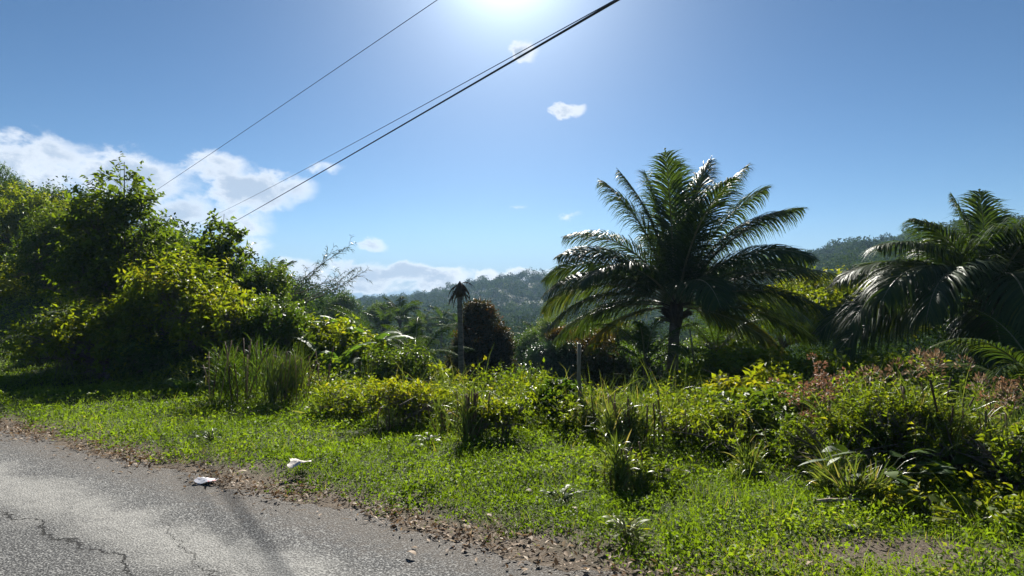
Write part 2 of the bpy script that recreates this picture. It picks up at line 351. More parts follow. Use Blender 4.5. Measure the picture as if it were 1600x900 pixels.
def road_mat():
    """object space: x along the road, y = distance from the verge edge (negative on the asphalt)"""
    m, t = new_mat('asphalt')
    tcn = N(t, 'ShaderNodeTexCoord'); sp = N(t, 'ShaderNodeSeparateXYZ'); t.links.new(tcn.outputs['Object'], sp.inputs[0])
    ob = tcn.outputs['Object']
    fine = noise(t, ob, 95, 3, .7); big = noise(t, ob, 1.4, 6, .6); mid = noise(t, ob, 9, 5, .6)
    vo = N(t, 'ShaderNodeTexVoronoi'); vo.inputs['Scale'].default_value = 75; t.links.new(ob, vo.inputs['Vector'])
    grain = mth(t, 'ADD', mth(t, 'MULTIPLY', fine.outputs[0], .6), mth(t, 'MULTIPLY', vo.outputs['Distance'], .55))
    base = ramp(t, grain, [(.34, (.012, .012, .013)), (.5, (.038, .039, .040)), (.64, (.10, .10, .10)), (.78, (.26, .26, .25))])
    dust = ramp(t, grain, [(.3, (.085, .085, .08)), (.5, (.17, .168, .158)), (.75, (.29, .285, .27))])
    yy = mth(t, 'ADD', sp.outputs[1], mth(t, 'MULTIPLY', mth(t, 'SUBTRACT', big.outputs[0], .5), 1.1))
    # worn, dusty wheel tracks
    def band(c, wd, amp):
        d = mth(t, 'ABSOLUTE', mth(t, 'SUBTRACT', yy, c)); return mth(t, 'MULTIPLY', maprange(t, d, wd, wd*.15), amp)
    tr = mth(t, 'MAXIMUM', band(-1.15, .50, 1.0), band(-2.6, .35, .4))
    tr = mth(t, 'MULTIPLY', tr, maprange(t, mid.outputs[0], .25, .6, .55, 1.0))
    col = mixc(t, tr, base, dust)
    # cracks
    wv = noise(t, ob, 1.6, 7, .68)
    wob = mth(t, 'MULTIPLY', mth(t, 'SUBTRACT', wv.outputs[0], .5), .7)
    def crack(c, slope, x0, x1, wd):
        d = mth(t, 'ABSOLUTE', mth(t, 'SUBTRACT', mth(t, 'ADD', sp.outputs[1], wob), mth(t, 'MULTIPLY_ADD', sp.outputs[0], slope, c)))
        k = maprange(t, d, wd, wd*.3)
        return mth(t, 'MULTIPLY', k, mth(t, 'MULTIPLY', maprange(t, sp.outputs[0], x0, x0+.4), maprange(t, sp.outputs[0], x1+.4, x1)))
    ck = mth(t, 'MAXIMUM', crack(-1.62, -.02, -5.2, .6, .018), crack(-2.25, .05, -4.4, .3, .009))
    ck = mth(t, 'MAXIMUM', ck, crack(-1.95, -.28, -3.6, -1.6, .007))
    col = mixc(t, mth(t, 'MULTIPLY', ck, .97), col, (.012, .012, .012))
    # soil washed over the edge
    so = maprange(t, mth(t, 'ADD', sp.outputs[1], mth(t, 'MULTIPLY', mth(t, 'SUBTRACT', mid.outputs[0], .5), .9)), -.72, -.15)
    soil = ramp(t, fine.outputs[0], [(.32, (.030, .024, .019)), (.55, (.11, .092, .074)), (.72, (.26, .225, .185))])
    col = mixc(t, mth(t, 'MULTIPLY', so, maprange(t, grain, .35, .62, .9, .45)), col, soil)
    p = N(t, 'ShaderNodeBsdfPrincipled'); t.links.new(col, p.inputs['Base Color']); p.inputs['Roughness'].default_value = .92; p.inputs['Specular IOR Level'].default_value = .12
    hh = mth(t, 'SUBTRACT', grain, mth(t, 'MULTIPLY', ck, 1.2))
    b = N(t, 'ShaderNodeBump'); b.inputs['Strength'].default_value = .9; b.inputs['Distance'].default_value = .012; t.links.new(hh, b.inputs['Height']); t.links.new(b.outputs[0], p.inputs['Normal'])
    o = N(t, 'ShaderNodeOutputMaterial'); t.links.new(p.outputs[0], o.inputs[0]); return m

# ------------------------------------------------------------------ setting: ground, road, hills
nr, na = 230, 420
rad = np.concatenate([[0], np.geomspace(.6, 2600, nr)]); th = np.linspace(-math.pi, math.pi, na, endpoint=False)
Rg, Ag = np.meshgrid(rad, th, indexing='ij'); X = Rg*np.sin(Ag); Y = Rg*np.cos(Ag)
Z = H(X, Y)
mb = MB(); V = np.stack([X, Y, Z], -1).reshape(-1, 3)
i = np.arange(nr)[:, None]*na; j = np.arange(na)[None]; j2 = (j+1) % na
mb.add(V, Q=np.stack([i+j, i+na+j, i+na+j2, i+j2], -1).reshape(-1, 4))
g = mb.build('ground', ground_mat(), smooth=True); setp(g, 'brown soil of the verge and the slope falling to the valley', 'ground', kind='structure')

mb = MB(); us = np.arange(-60, 30.01, .06)
e1 = .06*np.sin(us*2.1)+.05*np.sin(us*5.3+1)+.03*np.sin(us*13.7+2)+.02*np.sin(us*31)
e2 = -5.6+.06*np.sin(us*1.7+2)+.03*np.sin(us*9)
rows = np.linspace(0, 1, 7)
Vr = np.stack([np.repeat(us, 7), (e1[:, None]*(1-rows)+e2[:, None]*rows).ravel(), np.tile(.006+.02*np.sin(rows*np.pi), len(us))], 1)
i = np.arange(len(us)-1)[:, None]*7; j = np.arange(6)[None]
mb.add(Vr, Q=np.stack([i+j, i+j+1, i+8+j, i+7+j], -1).reshape(-1, 4))
road = mb.build('road', road_mat(), smooth=True); setp(road, 'grey cracked asphalt road with pale dusty wheel track', 'road', kind='structure')
road.location = (float(EB[0]), float(EB[1]), 0); road.rotation_euler = (0, 0, math.atan2(U[1], U[0]))

# ------------------------------------------------------------------ plant builders
def rand_dirs(n, zmin=-1.0, r=None):
    r = r or rng
    z = r.uniform(zmin, 1, n); a = r.uniform(0, 2*np.pi, n); q = np.sqrt(1-z*z)
    return np.stack([q*np.cos(a), q*np.sin(a), z], 1)
def crown(mb, lumps, ntw, per, L, W, vm=.5, vs=.18, tl=.3, zmin=-.6, gap=.25, gfreq=1.6, droop=.2, tipv=.12, face=.5, stems=None):
    """leaves set along twigs over the shells of overlapping lumps"""
    lumps = [(np.asarray(c, float), np.asarray(r, float)*np.ones(3)) for c, r in lumps]
    wgt = np.array([r[0]*r[2]+r[0]*r[1] for _, r in lumps]); wgt = wgt/wgt.sum()
    idx = rng.choice(len(lumps), ntw, p=wgt)
    u = rand_dirs(ntw, zmin); c = np.array([l[0] for l in lumps])[idx]; r = np.array([l[1] for l in lumps])[idx]
    rf = 1-np.abs(rng.normal(0, .17, ntw)); P = c+u*r*rf[:, None]
    keep = snoise(P, gfreq, 3) < 1-2*gap+.25*rng.normal(size=ntw); P, u, rf = P[keep], u[keep], rf[keep]; n = len(P)
    td = nrm(u+rng.normal(0, .4, (n, 3))+[0, 0, .55]); tln = tl*rng.uniform(.5, 1.3, n)
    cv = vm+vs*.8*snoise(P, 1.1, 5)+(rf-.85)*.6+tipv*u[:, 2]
    if stems is not None:
        k = min(n, 1500); sel = rng.choice(n, k, replace=False)
        add_ribbons(stems, P[sel]-td[sel]*tln[sel][:, None]*1.5, td[sel], tln[sel]*2.4, .012, .3, 2, .1)
    t = (np.arange(per)+.6)/per
    PP = (P[:, None]+td[:, None]*(t[None, :, None]*tln[:, None, None])).reshape(-1, 3)
    tdd = np.repeat(td, per, 0); m = len(PP)
    rr = nrm(np.cross(tdd, rng.normal(size=(m, 3))))
    D = tdd*.55+rr*.9+np.array([0, 0, -droop])*rng.uniform(0, 2, m)[:, None]
    Nn = np.array([0, 0, .7])+rng.normal(0, .55, (m, 3))+np.repeat(u, per, 0)*face
    s = rng.uniform(.65, 1.2, m)
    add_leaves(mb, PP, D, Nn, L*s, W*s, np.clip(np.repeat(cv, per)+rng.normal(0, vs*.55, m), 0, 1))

def lumps_in(c, R, n, seed, lo=.27, hi=.48, flat=.8, taper=0.0, core=.6, out_=.8):
    r = np.random.default_rng(seed); out = [(np.array(c), np.array(R)*core)]
    for k in range(int(n*1.7)):
        z = r.uniform(-.75, .8); a = r.uniform(0, 6.28); q = (1-z*z)**.5*r.uniform(.45, out_)*(1-taper*max(z, 0))
        f = r.uniform(lo, hi)
        out.append((np.array(c)+np.array(R)*[q*math.cos(a), q*math.sin(a), z*.62], np.array([R[0], R[1], R[2]*flat])*f*(1-taper*.5*(z+1)*.5)))
    return out

SP = {  # kind: leaf length, width, leaves per twig, twig length, material, var mean, gap, face
 'bright': (.165, .078, 9, .62, 'bright', .60, .33),
 'broad':  (.20, .095, 9, .70, 'bright', .56, .33),
 'green':  (.14, .062, 9, .55, 'green', .6, .30),
 'dark':   (.15, .065, 8, .45, 'green', .38, .24),
 'blue':   (.15, .05, 7, .25, 'bluegreen', .55, .12),
 'bronze': (.12, .05, 7, .22, 'bronze', .6, .08),
 'orange': (.16, .06, 6, .28, 'orange', .55, .25),
 'weedy':  (.075, .030, 9, .34, 'bright', .62, .40),
 'fine':   (.055, .020, 12, .34, 'bright', .52, .38),
}
WILD = ('weedy', 'fine', 'bright', 'green')
def tree_at(name, label, cat, px, top, bot, wpx, y, kind, n=8, dens=1.0, seed=0, trunk=True, depth=None, group=None, taper=.0, flat=.85, zmin=-.6, vm=None, lean=0, maxbase=None):
    if y is None: y = ydepth(px, bot)+px2m(wpx, 8)*.25
    P1, P0 = at(px, top, y), at(px, bot, y)
    rx = px2m(wpx, y)/2; rz = (P1[2]-P0[2])/2; ry = depth/2 if depth else rx*.9
    Lf, Wf, per, tl, mk, vm0, gap = SP[kind]
    tl = min(tl, rx*.35); c = np.array([P1[0], y, (P1[2]+P0[2])/2]); R = np.array([rx-tl*.5, ry, rz-tl*.4])
    x0 = P1[0]+lean; base = np.array([x0, y, float(H(x0, y))])
    wild = kind in ('weedy', 'fine') or (kind in WILD and cat == 'shrub')
    if kind in ('weedy', 'fine'): R = R*[1.25, 1.2, 1.0]; n = int(n*1.8); trunk = False; dens *= .62
    lum = lumps_in(c, R, n, seed+int(px)*7+int(top), taper=taper, flat=flat, lo=.2 if wild else .25, hi=.42 if wild else .46, core=.42 if kind in ('weedy', 'fine') else .58, out_=1.12 if wild else .85)
    if taper: lum += [(c+[0, 0, R[2]*.62], R*[.52, .5, .32]), (c+[R[0]*.55, 0, R[2]*.35], R*.38), (c+[-R[0]*.5, 0, R[2]*.4], R*.38), (c+[R[0]*.08, 0, R[2]*.86], R*[.26, .26, .2])]
    e = empty(name, base, label, cat, group)
    mb = MB(); tb = MB()
    area = 4*math.pi*((rx*ry)**1.6/3+(rx*rz)**1.6/3*2)**(1/1.6)
    ntw = int(min(dens*area*2.0/(Lf*Wf*.5*per), 9000))
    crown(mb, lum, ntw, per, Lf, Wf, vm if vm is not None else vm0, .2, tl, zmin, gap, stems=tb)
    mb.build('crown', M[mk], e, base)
    # trunk and limbs
    th_ = max(.03, rx*.055)
    nst = 1 if cat == 'tree' else 4
    for k in range(nst):
        off = rng.normal(0, .12, 3)*(nst > 1)*rx; off[2] = 0
        fork = base*.45+c*.55+rng.normal(0, .1, 3)*rx; fork[2] = base[2]+max((c[2]-rz*.6-base[2]), (c[2]-base[2])*.45)
        add_tube(tb, bez(base+off+[0, 0, -.3], (base+off+fork)/2+[rng.normal(0, .1)*rx, 0, 0], fork, 7), np.linspace(th_*1.25, th_*.75, 7)/(1 if nst == 1 else 1.8), 8)
        for q, (lc, lr) in enumerate(lum[1:]):
            if q % nst == k or nst == 1:
                add_tube(tb, bez(fork, (fork+lc)/2+[0, 0, rz*.1], lc+(lc-c)*.3, 6), np.linspace(th_*.55, th_*.12, 6), 6)
    tb.build('trunk' if cat == 'tree' else 'stems', M['bark'], e, base)
    return e

def frond_mesh(mb, rb, base, azd, e0, bend, L, leafL=1.15, nl=160, wleaf=.034, roll=0.0, vbase=.4, hang=1.9, seed=0):
    r = np.random.default_rng(seed)
    n = 26; t = np.linspace(0, 1, n); el_ = np.radians(e0-bend*t**1.35); a = np.radians(azd + 8*r.normal()*t)
    d = np.stack([np.cos(el_)*np.sin(a), np.cos(el_)*np.cos(a), np.sin(el_)], 1)
    pts = np.concatenate([[base], base+np.cumsum(d*(L/(n-1)), 0)[:-1]])
    add_tube(rb, pts, np.linspace(.045, .006, n)*(L/4.8), 5)
    tt = np.linspace(.13, .995, nl); tt = np.repeat(tt, 2)+r.normal(0, .003, nl*2); sgn = np.tile([1, -1], nl)
    tt = np.clip(tt, .1, .999)
    P = np.stack([np.interp(tt, t, pts[:, k]) for k in range(3)], 1); Dd = nrm(np.stack([np.interp(tt, t, d[:, k]) for k in range(3)], 1))
    hs = np.stack([np.cos(a), -np.sin(a), np.zeros(n)], 1); side = nrm(np.stack([np.interp(tt, t, hs[:, k]) for k in range(3)], 1))
    upv = np.cross(side, Dd); upv[upv[:, 2] < 0] *= 1.0
    cr, sr = math.cos(math.radians(roll)), math.sin(math.radians(roll)); sd_ = side*cr+upv*sr; up2 = upv*cr-side*sr
    fw = (.5+1.0*tt)[:, None]
    LD = nrm(sd_*sgn[:, None]*1.0+Dd*fw+up2*(.30*(1-tt))[:, None]+r.normal(0, .07, (len(tt), 3)))
    LL = leafL*(np.sin(np.clip(tt*.93+.1, 0, 1)*np.pi)**.55)*r.uniform(.85, 1.08, len(tt))*(L/4.8)+.05
    if r.random() < .5: LL[r.random(len(tt)) < .05] *= .4
    wa = nrm(np.cross(LD, up2+r.normal(0, .25, up2.shape)))
    pr = [.5, 1., .9, .6, .05]
    v = np.clip(vbase+.12*r.normal(size=len(tt))+.25*(tt-.5), 0, 1)
    add_ribbons(mb, P, LD, LL, wleaf*(L/4.8)**.5, v, 4, hang*r.uniform(.6, 1.3, len(tt)), side=wa, wprof=pr)
def palm(label, px, pyc, y, specs, L, trunk_r=.17, name='coconut_palm', group=None, leafL=1.45, nl=150, lean=(0, 0), ground=None, base_px=None, wleaf=.036, fruit=True, vb=.4, mat='palm'):
    c = at(px, pyc, y); bx = at(base_px, 600, y)[0] if base_px else c[0]+lean[0]; by = y+lean[1]
    base = np.array([bx, by, float(H(bx, by))])
    e = empty(name, base, label, 'palm tree', group)
    tb = MB(); n = 26; path = bez(base+[0, 0, -.3], (base+c)/2+[(bx-c[0])*.3, 0, 0], c+[0, 0, -.05], n)
    rr = np.linspace(trunk_r*1.15, trunk_r*.85, n)*(1+.05*(np.arange(n) % 2)); rr[:3] *= [1.5, 1.3, 1.12]
    add_tube(tb, path, rr, 12); tb.build('trunk', M['palmbark'], e, base)
    # fibrous boss of old leaf bases
    fb_ = MB(); k = 46; a = rng.uniform(0, 6.28, k); z = rng.uniform(-.55, .25, k)
    add_ribbons(fb_, c+np.stack([np.cos(a)*trunk_r*.8, np.sin(a)*trunk_r*.8, z*L/4.8], 1), np.stack([np.cos(a)*.7, np.sin(a)*.7, np.ones(k)*rng.uniform(.1, 1, k)], 1), .5*L/4.8, .13*L/4.8, .3, 3, .8)
    add_tube(fb_, [c+[0, 0, -.7*L/4.8], c+[0, 0, -.3*L/4.8], c+[0, 0, .1], c+[0, 0, .45*L/4.8]], [trunk_r*.9, trunk_r*1.35, trunk_r*1.15, .03], 10)
    fb_.build('crown_shaft', M['fibre'], e, base)
    for k, sp in enumerate(specs):
        azd, e0, bend, Lk = sp[:4]; vb_ = sp[4] if len(sp) > 4 else vb
        f = MB(); q = MB()
        b0 = c+np.array([math.sin(math.radians(azd))*trunk_r*.6, math.cos(math.radians(azd))*trunk_r*.6, .1*math.sin(math.radians(e0))])
        frond_mesh(f, q, b0, azd, e0, bend, Lk, leafL, nl, wleaf, roll=float(np.clip(rng.normal(0, 20), -28, 28)), vbase=vb_, seed=k*13+int(px))
        fo = f.build('frond', M[mat if fruit else 'youngpalm'], e, base)
        q.build('frond_stalk', M['rachis'], fo, base)
    return e

def grass_clump(label, px, top, bot, wpx, y, n=500, name='grass_clump', mat='cane', vm=.5, droop=1.3, width=.016, stalks=0, group=None, cat='grass clump', spread=.35, plume=None):
    if y is None: y = ydepth(px, bot)
    P1, P0 = at(px, top, y), at(px, bot, y); h = P1[2]-P0[2]; R = px2m(wpx, y)/2
    x0 = P1[0]; base = np.array([x0, y, float(H(x0, y))]); h = P1[2]-base[2]
    e = empty(name, base, label, cat, group); mb = MB()
    a = rng.uniform(0, 6.28, n); rr = R*.6*np.sqrt(rng.random(n))
    kt = max(3, int(n/60)); tc_ = rng.normal(0, R*.42, (kt, 2)); th_ = rng.uniform(.45, 1.0, kt); th_[0] = 1; ti = rng.integers(0, kt, n)
    rr = rr*.35; hs_ = th_[ti]
    B = base+np.stack([tc_[ti, 0]+rr*np.cos(a), tc_[ti, 1]*.8+rr*np.sin(a)*.8, np.zeros(n)], 1)
    B[:, 2] = H(B[:, 0], B[:, 1])
    up_ = rng.uniform(0, .62, n)*h*hs_*(1 if stalks else .35); B[:, 2] += up_
    D = np.stack([np.cos(a)*spread*.7+rng.normal(0, spread, n), np.sin(a)*spread*.6+rng.normal(0, spread, n), np.ones(n)], 1)
    Lb = (h*1.2*hs_-up_*.9)*rng.uniform(.35, 1.0, n)*(.75 if stalks else 1)
    add_ribbons(mb, B, D, Lb, width*rng.uniform(.6, 1.4, n), np.clip(vm+.2*rng.normal(size=n), 0, 1), 6, droop*rng.uniform(.3, 1.5, n))
    mb.build('blades', M[mat], e, base)
    if stalks:
        sb = MB()
        for k in range(stalks):
            q = rng.normal(0, R*.38, 2); b = base+[q[0], q[1], -.1]; tp = b+[rng.normal(0, .12)*h, rng.normal(0, .1)*h, h*rng.uniform(.6, .98)]
            add_tube(sb, bez(b, (b+tp)/2+[rng.normal(0, .05), 0, 0], tp, 5), .008*rng.uniform(.7, 1.5), 5, v=rng.uniform(.1, .8))
        sb.build('stalks', M['dry'], e, base)
    if plume:
        for k in range(plume):
            pb = MB()
            q = base+[rng.normal(0, R*.5), rng.normal(0, R*.4), h*rng.uniform(.85, 1.05)]
            m = 40; D2 = rand_dirs(m, -.3); add_leaves(pb, q+D2*.06*[1, 1, 2], D2+[0, 0, .5], rng.normal(size=(m, 3)), .05, .018, np.clip(rng.normal(.6, .2, m), 0, 1))
            pb.build('seed_head', M['dry'], e, base)
    return e

# ------------------------------------------------------------------ vegetation: verge
def spread(n, rmin, rmax, pw, azl=-48, azh=48):
    r = (rmin**pw+rng.random(n)*(rmax**pw-rmin**pw))**(1/pw); a = np.radians(rng.uniform(azl, azh, n)); return r*np.sin(a), r*np.cos(a), r
def bare(x, y):
    c = gp(1400, 868); q = np.exp(-(((x-c[0])/1.0)**2+((y-c[1])/.28)**2)*1.1); return q
def cover(x, y):
    s = s_of(x, y); P = np.stack([x, y], 1)
    edge = .24+.24*snoise(P, .8, 4)+.20*snoise(P, 5, 6)
    right = sstep(1.2, 3.0, x)*.4
    return sstep(-.12, .35, s-edge+right-.3*0)*(1-.95*bare(x, y))
mb = MB()
x, y, r = spread(230000, 3.9, 26, .55, -50, 50); k = rng.random(len(x)) < cover(x, y); x, y, r = x[k], y[k], r[k]
xb = rng.uniform(-23, -11, 26000); yb = rng.uniform(13, 26, 26000); kb = s_of(xb, yb) > .6; x = np.concatenate([x, xb[kb]]); y = np.concatenate([y, yb[kb]]); r = np.hypot(x, y)
P2 = np.stack([x, y], 1); s = s_of(x, y)
mound = np.clip(.5+.5*snoise(P2, 1.7, 7), 0, 1)*.6+np.clip(.5+.5*snoise(P2, 4.5, 9), 0, 1)*.4
hg = (.02+.19*mound**1.5+.06*sstep(2, 6, s))*rng.uniform(.2, 1, len(x))*sstep(0, .9, s+.15)
sz = .034*(r/6)**.45*rng.uniform(.5, 1.4, len(x))*(1+.45*snoise(P2, 2.6, 17))
D = rand_dirs(len(x), -.25); Nn = rng.normal(0, .5, (len(x), 3))+[0, -.25, .9]
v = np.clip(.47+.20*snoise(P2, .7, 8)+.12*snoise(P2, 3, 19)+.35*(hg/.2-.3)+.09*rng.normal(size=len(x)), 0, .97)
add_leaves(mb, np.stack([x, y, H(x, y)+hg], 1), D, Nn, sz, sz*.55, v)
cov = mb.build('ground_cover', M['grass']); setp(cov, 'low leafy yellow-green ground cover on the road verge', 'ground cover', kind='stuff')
mb = MB()
x, y, r = spread(115000, 3.9, 24, .6, -50, 50); k = rng.random(len(x)) < cover(x, y)*.97+.02*(s_of(x, y) > .05); x, y, r = x[k], y[k], r[k]
P2 = np.stack([x, y], 1); s = s_of(x, y); hh = (.07+.10*np.clip(.5+.6*snoise(P2, 1.2, 11), 0, 1.2)+.07*sstep(2.5, 6, s))*sstep(-.2, .9, s)*rng.uniform(.5, 1.4, len(x))+.02
tall = rng.random(len(x)) < .012*sstep(1, 3, s); hh[tall] *= 2.4
D = np.stack([rng.normal(0, .45, len(x)), rng.normal(0, .45, len(x)), np.ones(len(x))], 1)
v = np.clip(.5+.16*snoise(P2, .7, 8)+.2*rng.normal(size=len(x)), 0, 1)
add_ribbons(mb, np.stack([x, y, H(x, y)-.01], 1), D, hh, .0055*(r/5)**.6, v, 2, rng.uniform(.2, 1.4, len(x)))
gr = mb.build('grass', M['grass']); setp(gr, 'short green grass blades growing through the verge', 'grass', kind='stuff')

# dead leaves along the asphalt edge
mb = MB(); n = 9000
uu = rng.uniform(-16, 3.5, n); ss = rng.normal(.10, .16, n); far_ = rng.random(n) < .06; ss[far_] = rng.uniform(-.4, 4.5, far_.sum())
x = EB[0]+U[0]*uu+NR[0]*ss; y = EB[1]+U[1]*uu+NR[1]*ss
k = (rng.random(n) < np.clip(.55+.6*snoise(np.stack([x, y], 1), 1.5, 2), .08, 1)); x, y, ss = x[k], y[k], ss[k]; n = len(x)
D = rand_dirs(n, -.15); D[:, 2] *= .35; s1 = rng.uniform(.6, 1.5, n)
add_leaves(mb, np.stack([x, y, np.maximum(H(x, y), .0)+.012+rng.uniform(0, .015, n)], 1), D, rng.normal(0, .35, (n, 3))+[0, 0, 1], (.045*s1), .018*s1*rng.uniform(.5, 1.6, n), np.clip(rng.beta(1.6, 1.4, n), 0, 1), fold=.35, bend=-.12)
n = 900; uu = rng.uniform(-14, 3.5, n); ss = rng.normal(.15, .2, n); x = EB[0]+U[0]*uu+NR[0]*ss; y = EB[1]+U[1]*uu+NR[1]*ss
D = rng.normal(size=(n, 3)); D[:, 2] = .02
add_ribbons(mb, np.stack([x, y, np.maximum(H(x, y), 0)+.03], 1), D, rng.uniform(.05, .16, n), .004, rng.uniform(.4, 1, n), 3, .03)
li = mb.build('leaf_litter', M['dry']); setp(li, 'brown dead leaves and twigs strewn along the asphalt edge', 'leaf litter', kind='stuff')

# undergrowth of the slope behind the verge
mb = MB()
x, y, r = spread(330000, 5.5, 60, .5, -50, 50); s = s_of(x, y)
P2 = np.stack([x, y], 1); m_ = np.clip(.5+.5*snoise(P2, .8, 12), 0, 1)
k = (rng.random(len(x)) < sstep(2.5, 4.1, s+.8*snoise(P2, .6, 13)))&~((x < -12)&(s < 8)&(y < 25)); x, y, r, s, P2, m_ = x[k], y[k], r[k], s[k], P2[k], m_[k]
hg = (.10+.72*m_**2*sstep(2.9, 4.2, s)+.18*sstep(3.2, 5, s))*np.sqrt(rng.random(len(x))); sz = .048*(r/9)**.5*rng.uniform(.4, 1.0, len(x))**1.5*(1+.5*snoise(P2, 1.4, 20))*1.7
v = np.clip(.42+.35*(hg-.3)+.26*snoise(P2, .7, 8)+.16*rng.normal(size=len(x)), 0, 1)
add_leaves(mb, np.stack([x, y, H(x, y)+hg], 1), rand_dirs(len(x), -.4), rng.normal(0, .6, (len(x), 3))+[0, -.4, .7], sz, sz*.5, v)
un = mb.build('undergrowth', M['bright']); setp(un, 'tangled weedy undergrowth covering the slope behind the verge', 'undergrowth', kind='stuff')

mb = MB()
x, y, r = spread(26000, 6, 22, .7, -50, 50); s = s_of(x, y); P2 = np.stack([x, y], 1)
k = (rng.random(len(x)) < sstep(3.0, 4.6, s)*np.clip(.45+.9*snoise(P2, .9, 15), 0.03, 1))&~((x < -12)&(s < 8)&(y < 25)); x, y, r, P2 = x[k], y[k], r[k], P2[k]
D = np.stack([rng.normal(0, .35, len(x)), rng.normal(0, .35, len(x)), np.ones(len(x))], 1)
add_ribbons(mb, np.stack([x, y, H(x, y)+rng.uniform(0, .35, len(x))], 1), D, rng.uniform(.35, .95, len(x))*(.7+.5*np.clip(snoise(P2, .6, 16), -1, 1)), .011*(r/8)**.5, np.clip(rng.normal(.5, .26, len(x)), 0, 1), 4, rng.uniform(.4, 2.2, len(x)))
tg = mb.build('tall_grass', M['cane']); setp(tg, 'long loose grass blades growing through the weeds behind the verge', 'grass', kind='stuff')

# ------------------------------------------------------------------ far woods
mb = MB()
def woods(r0, r1, sp_, a0=-66, a1=58, jit=.5, cond=None):
    out = []
    r = r0
    while r < r1:
        n = int(math.radians(a1-a0)*r/sp_)
        a = np.radians(np.linspace(a0, a1, n))+rng.normal(0, sp_*.3/r, n); q = r+rng.normal(0, sp_*.35, n)
        out.append(np.stack([q*np.sin(a), q*np.cos(a)], 1)); r += sp_*.85
    return np.concatenate(out)
T_ = np.concatenate([woods(34, 110, 4.2), woods(110, 260, 5.6), woods(260, 620, 7.5)])
k = (s_of(T_[:, 0], T_[:, 1]) > 12); T_ = T_[k]
tr_ = np.hypot(T_[:, 0], T_[:, 1]); tz = H(T_[:, 0], T_[:, 1])
for (tx, ty), r, z in zip(T_, tr_, tz):
    R = rng.uniform(1.6, 2.9) if r < 110 else rng.uniform(2.6, 5.0)
    if rng.random() < .12: R *= 1.3
    hgt = R*rng.uniform(.9, 1.5); cs = max(.22, min(1.3, r*.0042)); n = int(min(700, 7.5*(R/cs)**2))
    if r > 160 and abs(math.atan2(tx, ty)) > .95: continue
    c = np.array([tx, ty, z+hgt*.55+ (1.0 if r < 110 else 1.8)])
    nl_ = 5; off = rand_dirs(nl_, -.2)*[R*.55, R*.55, hgt*.4]; li_ = rng.integers(0, nl_+1, n)
    cc = np.concatenate([[np.zeros(3)], off])[li_]; rrr = np.where(li_ == 0, .72, .5)[:, None]*np.array([R, R, hgt])
    u = rand_dirs(n, -.5); P = c+cc+u*rrr*(1-np.abs(rng.normal(0, .12, n)))[:, None]
    tv = rng.normal(.36, .24)
    add_leaves(mb, P, rand_dirs(n, -.6), u+rng.normal(0, .6, (n, 3))+[0, 0, .3], cs*rng.uniform(.6, 1.3, n), cs*.62, np.clip(tv+.07*rng.normal(size=n)+.10*u[:, 2], 0, 1))
fo = mb.build('forest', M['far']); setp(fo, 'dense wooded valley and ridges seen as one mass of green', 'forest', kind='stuff')
print('forest faces', len(fo.data.polygons), len(T_))

